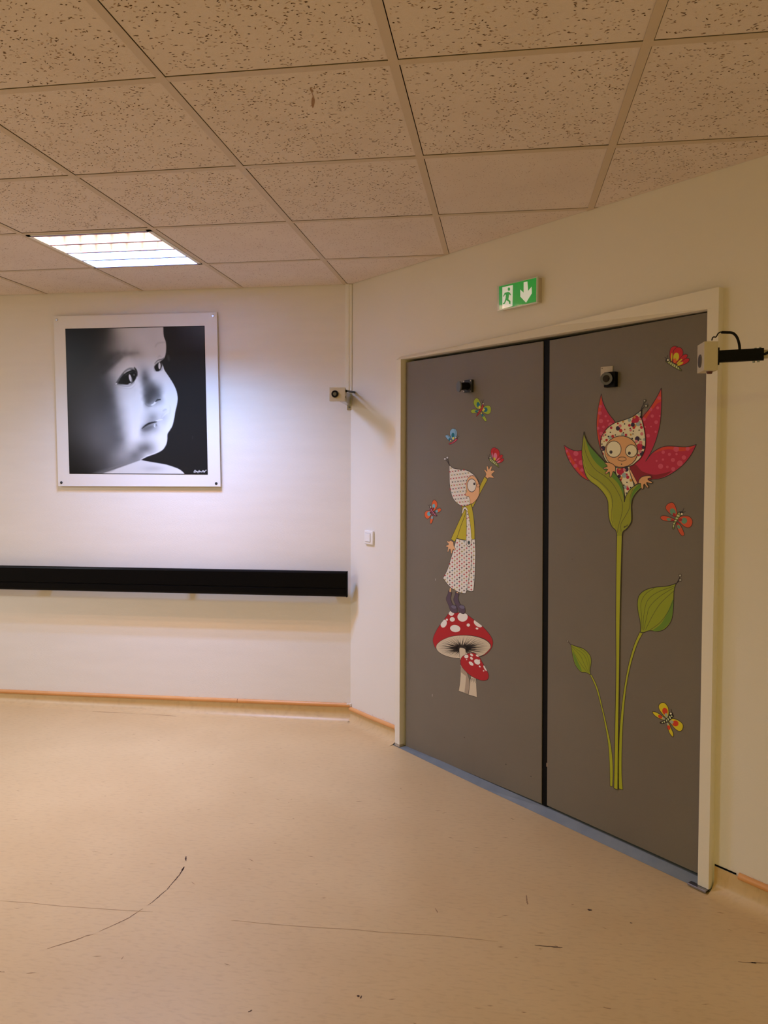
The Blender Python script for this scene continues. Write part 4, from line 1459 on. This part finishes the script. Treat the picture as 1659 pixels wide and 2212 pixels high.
for (x0_, y0_, n_, dy), pr_ in zip(rows, pal_rows):
    for k in range(n_):
        x, y = x0_ + 66 * k, y0_ + dy * k
        if pin((x, y), Ph) and pin((x + 12, y), Ph):
            S.face([(x + a, y + b) for a, b in [(-25, -26), (0, -9), (25, -26), (9, 0), (25, 26), (0, 9), (-25, 26), (-9, 0)]], 'star' + pr_[k % len(pr_)], False)
        for (ax_, ay_) in ((x + 33, y - 4),):
            if pin((ax_, ay_), Ph) and pin((ax_ + 10, ay_ + 20), Ph):
                S.face([(ax_ - 10, ay_ + 14), (ax_ - 7, ay_ + 14), (ax_ + 10, ay_ - 14), (ax_ + 7, ay_ - 14)], 'star2', False)
S.part('face')
S.shape([(975, 638), (1050, 655), (1120, 740), (1158, 835), (1168, 900), (1170, 1000), (1150, 1120), (1090, 1220), (1010, 1295), (945, 1318, 1), (940, 1200), (915, 1135, 1), (860, 1130), (832, 1080), (845, 1038), (868, 1025, 1), (850, 900), (860, 780),
         (900, 690)], 'skin', .002)
S.part('nose')
S.oval(1140, 870, 34, 40, 20, 'skin', .0018)
S.part('eye')
S.oval(985, 868, 106, 156, 0, 'white', .003)
S.oval(1046, 832, 24, 32, 0, 'ink')
S.oval(1042, 824, 6, 8, 0, 'boot2')
S.part('antennae')
S.line([(455, 400), (410, 310), (362, 255)], .0028)
S.line([(455, 400), (430, 320), (410, 235)], .0028)
S.oval(345, 235, 25, 27, 0, 'lens', .0018)
S.oval(402, 206, 24, 27, 0, 'lens', .0018)
S.done()

# ---- toadstools
S = Sticker('toadstool_sticker', 'sticker of two red toadstools with white spots under the elf on the left door', 'door sticker', (920, 1310, 10.37))
S.part('small_stem')
S.shape([(1000, 1560, 1), (1125, 1600, 1), (1130, 1750), (1142, 2035, 1), (952, 1978, 1), (975, 1800)], 'cream', .0018)
for k in range(7):
    S.line([(1000 + 20 * k, 1590 + 6 * k), (1010 + 20 * k, 1650 + 8 * k + (k % 2) * 30)], .0022, sm=False, bump=False)
S.part('gills')
Pg = ell(838, 908, 612, 262, 0, 60)
S.face(Pg, 'cream')
S.line(Pg, .002, closed=True, sm=False)
S.lay += 1
for k in range(84):
    a = 2 * math.pi * (k + rs.uniform(-.3, .3)) / 84
    ex, ey = 838 + 605 * math.cos(a), 908 + 256 * math.sin(a)
    sx, sy = 812 + 60 * math.cos(a), 940 + 30 * math.sin(a)
    mx, my = (sx + ex) / 2 + rs.uniform(-12, 12), (sy + ey) / 2 + rs.uniform(-10, 10)
    wd = 7 if k % 2 else 5
    d_ = np.array([ex - sx, ey - sy])
    d_ /= np.linalg.norm(d_)
    nx, ny = -d_[1] * wd, d_[0] * wd
    S.face([(sx + nx * 1.6, sy + ny * 1.6), (mx + nx * .6, my + ny * .6), (ex, ey), (mx - nx * .6, my - ny * .6), (sx - nx * 1.6, sy - ny * 1.6)], 'ink', False)
S.oval(815, 935, 95, 42, 0, 'ink')
S.part('stem')
S.shape([(745, 960), (800, 923), (870, 950), (890, 1010), (890, 1150), (870, 1350), (925, 1500), (978, 1700), (950, 1972, 1), (733, 1892, 1), (760, 1700), (775, 1480), (770, 1250)], 'cream', .0018)
S.shape([(778, 1340, 1), (785, 1475, 1), (897, 1560, 1), (885, 1720), (860, 1938, 1), (948, 1968, 1), (973, 1710), (925, 1510), (862, 1400), (810, 1350)], 'creamd', 0)
S.part('cap')
Pc = S.shape([(540, 105, 1), (640, 130), (860, 152), (950, 205), (1100, 318), (1270, 450), (1420, 620), (1490, 750), (1495, 860), (1440, 975), (1330, 1080), (1210, 1132, 1), (1330, 1055), (1440, 935), (1448, 850), (1350, 752), (1200, 690),
              (1000, 652), (820, 645), (600, 665), (450, 712), (320, 780), (240, 862), (225, 955, 1), (178, 860), (155, 760), (180, 650), (250, 510), (330, 390), (430, 262)], 'red', .0018, sub=5)
S.lay += 1
for (a, b, c, d, e) in ((570, 150, 62, 60, 10), (470, 297, 25, 22, 30), (590, 290, 57, 50, 0), (398, 385, 66, 92, 20), (655, 495, 115, 80, 8), (820, 235, 115, 105, 0), (948, 417, 38, 36, 0), (1143, 495, 30, 22, 15), (1165, 385, 110, 62, 38)):
    q = clip(Pc, ell(a, b, c, d, e))
    if len(q) > 2:
        S.face(q, 'white', False)
S.part('small_cap')
Pc2 = S.shape([(870, 1090), (960, 1050), (1070, 1043), (1180, 1110), (1260, 1250), (1340, 1390), (1402, 1530), (1385, 1630), (1300, 1662), (1180, 1640), (1000, 1550), (850, 1410), (780, 1300), (775, 1200), (810, 1130)], 'red', .0018)
S.lay += 1
for (a, b, c, d, e) in ((905, 1122, 46, 42, -10), (1022, 1085, 40, 24, 40), (1150, 1105, 34, 20, 30), (1020, 1162, 38, 25, 45), (912, 1192, 14, 12, 0), (1148, 1242, 72, 55, 35), (1012, 1280, 62, 34, 40), (1197, 1203, 18, 12, 40),
                        (1205, 1345, 25, 16, 40), (1325, 1385, 68, 22, 60), (1292, 1443, 17, 15, 0)):
    q = clip(Pc2, ell(a, b, c, d, e))
    if len(q) > 2:
        S.face(q, 'white', False)
S.done()

# ---- leaves on the right door
S = Sticker('leaf_sticker', 'large curling green leaf sticker on a tall stem on the right door', 'door sticker', (1200, 1220, 4.423), 'leaf stickers on the right door')
S.part('stem')
S.shape([(805, 640, 1), (842, 640, 1), (780, 760), (720, 950), (680, 1150), (652, 1400), (635, 1700), (632, 2000), (643, 2152, 1), (603, 2140, 1), (600, 1900), (610, 1600), (632, 1350), (662, 1130), (702, 930), (752, 760)], 'stem', .0022)
S.part('leaf_blade')
Pl = S.shape([(1152, 178, 1), (1132, 250), (1126, 400), (1110, 520), (1060, 600), (990, 636), (900, 630), (845, 648, 1), (812, 650, 1), (808, 550), (788, 450), (782, 360), (800, 290), (860, 240), (950, 215), (1070, 203)], 'leaf', .0026)
S.shape([(1122, 330), (1118, 450), (1090, 550), (1010, 625), (930, 628), (1010, 560), (1080, 430)], 'leaf2', 0)
for v_ in ([(1135, 205), (980, 260), (880, 340), (845, 470), (835, 620)], [(1138, 215), (1000, 300), (900, 400), (870, 500), (842, 625)], [(940, 225), (860, 280), (815, 370), (822, 500), (825, 620)],
           [(1130, 250), (1010, 360), (930, 480), (860, 620)], [(1124, 340), (1080, 440), (1000, 550), (900, 625)]):
    S.line(v_, .0012)
S.part('antennae')
S.line([(1148, 190), (1170, 155), (1188, 118)], .003)
S.line([(1160, 175), (1185, 150)], .0024, sm=False)
S.oval(1190, 102, 13, 13, 0, 'antb', .002)
S.oval(1192, 146, 13, 13, 0, 'antb', .002)
S.done()
S = Sticker('leaf_sticker', 'small green leaf sticker on a thin stem, lower left of the right door', 'door sticker', (1200, 1220, 4.423), 'leaf stickers on the right door')
S.part('stem')
S.shape([(322, 1040, 1), (345, 1055, 1), (402, 1180), (450, 1370), (492, 1550), (532, 1750), (548, 1950), (543, 2120, 1), (520, 2116, 1), (515, 1900), (500, 1700), (465, 1500), (427, 1330), (382, 1170)], 'stem', .0018)
S.part('leaf_blade')
S.shape([(145, 762, 1), (200, 780), (270, 805), (325, 860), (341, 920), (330, 1000), (332, 1052, 1), (290, 1030), (240, 1022), (190, 960), (165, 880)], 'leaf', .0022)
S.shape([(165, 830), (180, 920), (210, 985), (250, 1015), (215, 930)], 'leaf2', 0)
for v_ in ([(150, 775), (260, 850), (300, 930), (322, 1030)], [(155, 785), (230, 860), (275, 950), (315, 1030)], [(158, 800), (200, 880), (250, 960), (305, 1030)], [(200, 782), (285, 840), (318, 920), (326, 1020)]):
    S.line(v_, .001)
S.part('antennae')
S.line([(148, 768), (130, 745), (118, 732)], .0022)
S.oval(114, 729, 8, 8, 0, 'antb', .0014)
S.done()

# ---- flower with the small figure
S = Sticker('flower_sticker', 'tall pink flower sticker with a hooded elf peeking out, on the right door', 'door sticker', (1210, 830, 5.53))
FLc, FFc, FSc = (1210, 830, 5.53), (1280, 890, 11.64), (1240, 920, 7.375)


def petal(pts, edge, dots, k='petal', line=None):
    S.part('petal')
    P = S.shape(pts, k, 0)
    if edge:
        S.face(clip(P, edge) if False else crom(edge, 5), 'petal2')
    S.lay += 1
    for i, (a, b, r_) in enumerate(dots):
        q = clip(P, ell(a, b, r_, r_, 0, 16))
        if len(q) > 2:
            if i % 7 == 0:
                S.lay += 1
            S.face(q, 'dot', False)
    if line:
        S.line(line, .0024)
    else:
        S.line(P, .0024, closed=True, sm=False)
    return P


petal([(45, 728, 1), (120, 775), (200, 797), (300, 800), (300, 1000), (345, 1155, 1), (250, 1100), (150, 985), (80, 860)], [(50, 745), (85, 840), (150, 960), (250, 1085), (335, 1145), (260, 1060), (150, 900), (95, 800)],
      [(78, 800, 16), (187, 828, 30), (105, 862, 11), (180, 903, 14), (250, 937, 30), (182, 975, 24), (258, 1025, 20), (112, 925, 18)])
petal([(490, 112, 1), (512, 215), (572, 340), (665, 468), (700, 600), (600, 900), (545, 905), (490, 800), (450, 650), (434, 480), (450, 300), (475, 180)],
      [(488, 130, 1), (500, 220), (462, 420), (455, 560), (480, 720), (470, 730), (448, 640), (438, 480), (454, 300), (476, 190)],
      [(475, 345, 22), (543, 382, 14), (487, 440, 26), (570, 437, 14), (516, 510, 17), (450, 525, 18), (490, 590, 22), (600, 485, 26), (478, 265, 18)])
petal([(1208, 42, 1), (1211, 200), (1196, 450), (1150, 650), (1090, 800), (1020, 922, 1), (900, 1010), (930, 800), (980, 600), (975, 402), (1070, 285), (1160, 140)],
      [(1203, 70, 1), (1203, 200), (1160, 230), (1080, 330), (1010, 430), (985, 450), (985, 400), (1075, 290), (1165, 145)],
      [(1182, 165, 20), (1165, 282, 18), (1100, 380, 20), (1146, 453, 22), (1140, 568, 14), (1050, 615, 22), (1085, 505, 10), (1080, 300, 22), (1190, 380, 12), (1010, 510, 14), (1000, 420, 22)],
      line=[(975, 402), (1070, 285), (1160, 140), (1208, 42, 1), (1211, 200), (1196, 450), (1150, 650), (1090, 800), (1020, 922)])
petal([(1627, 718, 1), (1560, 850), (1450, 980), (1300, 1085), (1180, 1130), (1085, 1140), (960, 1190), (900, 1200), (840, 1050), (820, 992), (930, 930), (1020, 920), (1100, 820), (1200, 757), (1300, 738), (1480, 748), (1570, 738)],
      [(1600, 735), (1480, 752), (1300, 744), (1200, 765), (1110, 830), (1180, 800), (1300, 775), (1420, 800), (1530, 785)],
      [(1230, 812, 20), (1386, 775, 34), (1522, 772, 24), (1305, 838, 18), (1390, 835, 14), (1478, 875, 26), (1228, 900, 14), (1152, 915, 12), (1347, 905, 24), (1430, 945, 34), (1200, 980, 30), (1280, 988, 16), (1350, 1012, 24)],
      line=[(1020, 922), (1100, 820), (1200, 757), (1300, 738), (1480, 748), (1570, 738), (1627, 718, 1), (1560, 850), (1450, 980), (1300, 1085), (1180, 1130), (1085, 1140), (960, 1190)])
S.face(crom([(830, 1000), (900, 960), (980, 1040), (1120, 1080), (1250, 1060), (1330, 1040), (1250, 1098), (1150, 1130), (1060, 1140), (960, 1185), (900, 1195)], 5), 'dred')
S.part('arm')
S.crop(*FFc)
S.shape([(905, 1400, 1), (965, 1470, 1), (1135, 1795, 1), (1072, 1828, 1), (990, 1660)], 'skin', .0018)


def dots(P, lst):
    for i, (a, b, r_, c) in enumerate(lst):
        S.oval(a, b, r_, r_ * 1.08, 0, dict(n='navy', p='dpink', r='dred2', m='dmag', o='dochre', b='dblue', k='black')[c], 0, P)


S.part('dress')
Pt = S.shape([(580, 1330), (900, 1330), (930, 1480), (960, 1600), (1040, 1880), (960, 2000), (825, 2190, 1), (780, 1950), (720, 1760), (595, 1560)], 'ivory', .002)
dots(Pt, [(700, 1480, 95, 'm'), (680, 1425, 32, 'o'), (850, 1440, 58, 'n'), (800, 1455, 34, 'p'), (800, 1590, 62, 'b'), (860, 1572, 25, 'm'), (885, 1640, 40, 'm'), (670, 1620, 44, 'n'), (730, 1650, 30, 'o'), (712, 1700, 26, 'r'),
          (865, 1768, 16, 'k'), (965, 1715, 36, 'o'), (788, 1840, 18, 'k'), (820, 1892, 42, 'b'), (875, 1876, 25, 'p'), (887, 1930, 36, 'm'), (958, 1898, 16, 'k'), (850, 2038, 16, 'k')])
S.part('hood')
S.crop(*FLc)
hp_ = [(975, 303, 1), (970, 380), (985, 450), (1010, 560), (1021, 680), (1010, 780), (970, 870), (910, 930), (850, 972), (700, 1000), (560, 930), (500, 800), (484, 700), (500, 620), (560, 530), (650, 465), (740, 435), (850, 395), (920, 350)]
cv = lambda p: ((FLc[0] + p[0] / FLc[2] - FFc[0]) * FFc[2], (FLc[1] + p[1] / FLc[2] - FFc[1]) * FFc[2])
S.crop(*FFc)
Ph = S.shape([cv(p) + tuple(p[2:]) for p in hp_], 'ivory', .0026)
dots(Ph, [(1170, 50, 40, 'b'), (440, 640, 46, 'b'), (930, 205, 42, 'b'), (1150, 290, 62, 'b'), (1300, 690, 32, 'b'), (760, 570, 40, 'b'), (640, 412, 54, 'n'), (695, 350, 38, 'p'), (712, 470, 42, 'r'), (470, 397, 32, 'm'), (1090, 180, 88, 'm'),
          (1030, 240, 50, 'm'), (1055, 130, 32, 'o'), (1070, 345, 36, 'o'), (1040, 390, 36, 'r'), (1015, 320, 50, 'n'), (930, 335, 34, 'm'), (960, 455, 32, 'p'), (1215, 315, 25, 'm'), (1232, 387, 36, 'm'), (1240, 550, 38, 'p'), (1205, 165, 40, 'p'),
          (1215, 120, 30, 'n'), (1130, 675, 60, 'n'), (1105, 742, 38, 'p'), (1190, 880, 85, 'm'), (1212, 765, 42, 'p'), (1280, 890, 40, 'n'), (1252, 1050, 62, 'n'), (1200, 990, 38, 'p'), (355, 705, 32, 'r'), (268, 915, 60, 'n'), (295, 740, 18, 'o'),
          (510, 612, 36, 'r'), (400, 615, 18, 'k'), (335, 578, 15, 'k'), (450, 512, 15, 'k'), (240, 808, 15, 'k'), (577, 578, 15, 'k'), (780, 522, 15, 'k'), (810, 300, 16, 'k'), (770, 245, 22, 'o'), (640, 287, 22, 'r'), (814, 440, 16, 'm'),
          (845, 577, 30, 'm'), (965, 572, 22, 'o'), (1020, 553, 15, 'k'), (1028, 480, 15, 'k'), (950, 410, 18, 'k'), (1175, 458, 15, 'k'), (1215, 683, 15, 'k'), (1000, 668, 18, 'k'), (275, 592, 28, 'p'), (302, 502, 38, 'm'), (228, 942, 26, 'p'),
          (1165, 1085, 28, 'm'), (250, 1060, 40, 'm'), (225, 680, 22, 'm')])
S.line(Ph, .0026, closed=True, sm=False)
S.part('face')
S.oval(727, 995, 415, 395, 0, 'skin2', .0026)
S.shape([(560, 700), (720, 660), (900, 700), (1040, 800), (900, 800), (790, 900), (700, 780)], 'skin2', 0)
S.part('eye')
S.oval(540, 935, 186, 206, 0, 'ivory', .0026)
S.oval(470, 1008, 38, 43, 0, 'ink')
S.oval(468, 1004, 9, 11, 0, 'boot2')
S.part('eye')
S.oval(980, 980, 146, 157, 0, 'ivory', .0026)
S.oval(932, 1035, 36, 41, 0, 'ink')
S.oval(930, 1030, 9, 11, 0, 'boot2')
for a, b in (((375, 1060), (360, 1080)), ((390, 1085), (382, 1105)), ((405, 1100), (400, 1118)), ((1100, 1060), (1118, 1078)), ((1085, 1080), (1098, 1100)), ((1065, 1100), (1072, 1120)), ((1065, 830), (1078, 815)), ((1085, 850), (1100, 838))):
    S.part('eyelash')
    S.line([a, b], .0012, sm=False, bump=False)
S.part('nose')
S.line(ell(750, 1182, 106, 52), .002, closed=True, sm=False)
S.part('mouth')
S.oval(738, 1313, 15, 16, 0, 'ink')
S.part('stem')
S.crop(1200, 1220, 4.423)
S.shape([(589, -320, 1), (640, -320, 1), (630, 0), (618, 500), (612, 1000), (603, 1600), (597, 2148, 1), (560, 2135, 1), (570, 1600), (580, 1000), (578, 500), (583, 0)], 'calyx3', 0)
S.line([(640, -320), (630, 0), (618, 500), (612, 1000), (603, 1600), (597, 2148, 1), (560, 2135, 1), (570, 1600), (580, 1000), (578, 500), (583, 0), (589, -320)], .0026)
S.part('calyx')
S.crop(*FSc)
S.shape([(162, 92, 1), (175, 160), (230, 280), (330, 400), (480, 560), (600, 690), (700, 810), (770, 930), (800, 1050), (808, 1215, 1), (830, 1120), (900, 1010), (985, 945), (1070, 905, 1), (1076, 985, 1), (1000, 1060), (935, 1160), (915, 1280),
         (920, 1400), (915, 1530), (850, 1630), (785, 1685), (768, 1750, 1), (690, 1750, 1), (668, 1665), (610, 1605), (570, 1510), (550, 1380), (540, 1200), (480, 1080), (380, 970), (260, 880), (190, 780), (145, 600), (130, 400), (145, 230)], 'calyx', 0)
S.shape([(180, 200, 1), (240, 300), (330, 405), (480, 565), (600, 695), (695, 815), (765, 935), (796, 1050), (802, 1170, 1), (765, 1040), (700, 910), (600, 810), (470, 690), (350, 580), (260, 440)], 'calyx2', 0)
S.shape([(1060, 915), (1066, 975), (990, 1050), (925, 1160), (905, 1260), (915, 1120), (960, 1010)], 'calyx2', 0)
S.shape([(140, 420), (155, 600), (200, 770), (270, 870), (390, 960), (490, 1075), (552, 1200), (560, 1380), (590, 1520), (660, 1640), (620, 1500), (600, 1200), (540, 1050), (400, 900), (230, 740)], 'calyx3', 0)
for v_ in ([(165, 250), (200, 450), (330, 680), (560, 850), (700, 1050), (772, 1230), (765, 1400), (715, 1590), (695, 1700)], [(140, 480), (220, 740), (430, 900), (570, 1050), (615, 1200), (600, 1450), (632, 1600)],
           [(945, 1000), (900, 1130), (890, 1300), (820, 1440), (752, 1560), (755, 1680)]):
    S.line(v_, .0014)
S.line([(768, 1752), (785, 1685), (850, 1630), (915, 1530), (920, 1400), (915, 1280), (935, 1160), (1000, 1060), (1076, 985, 1), (1070, 905, 1), (985, 945), (900, 1010), (830, 1120), (808, 1215, 1), (800, 1050), (770, 930), (700, 810), (600, 690),
        (480, 560), (330, 400), (230, 280), (175, 160), (162, 92, 1), (145, 230), (130, 400), (145, 600), (190, 780), (260, 880), (380, 970), (480, 1080), (540, 1200), (550, 1380), (570, 1510), (610, 1605), (668, 1665), (690, 1752)], .0028)
S.line([(800, 1625), (808, 1600), (815, 1618), (822, 1596), (832, 1606), (840, 1588), (848, 1598), (860, 1570)], .0018)
S.part('hand')
S.crop(*FFc)
S.shape([(585, 1385, 1), (580, 1515, 1), (530, 1490, 1), (510, 1530), (490, 1600), (460, 1640), (440, 1612), (440, 1540), (430, 1500, 1), (380, 1540), (345, 1560), (325, 1535), (350, 1500), (395, 1442, 1), (350, 1432), (290, 1432), (284, 1405), (320, 1390),
         (380, 1370, 1), (370, 1340), (330, 1300), (325, 1272), (370, 1272), (450, 1280), (530, 1320)], 'skin2', .0024, sub=4)
S.part('hand')
S.shape([(1160, 1795, 1), (1180, 1700), (1250, 1632), (1320, 1610), (1440, 1603), (1492, 1630), (1480, 1652), (1400, 1672, 1), (1410, 1710), (1505, 1760), (1492, 1798), (1440, 1790), (1370, 1768, 1), (1372, 1810), (1412, 1870), (1405, 1902), (1375, 1897),
         (1312, 1808, 1), (1292, 1830), (1282, 1920), (1250, 1938), (1225, 1880), (1220, 1798, 1)], 'skin2', .0024, sub=4)
S.part('antennae')
S.crop(*FLc)
S.line([(968, 400), (972, 300), (995, 245), (1010, 205)], .0026)
S.line([(980, 295), (1005, 275), (1025, 258)], .002)
S.oval(1012, 197, 14, 14, 0, 'antb', .002)
S.oval(1030, 257, 16, 16, 0, 'antb', .002)
S.done()
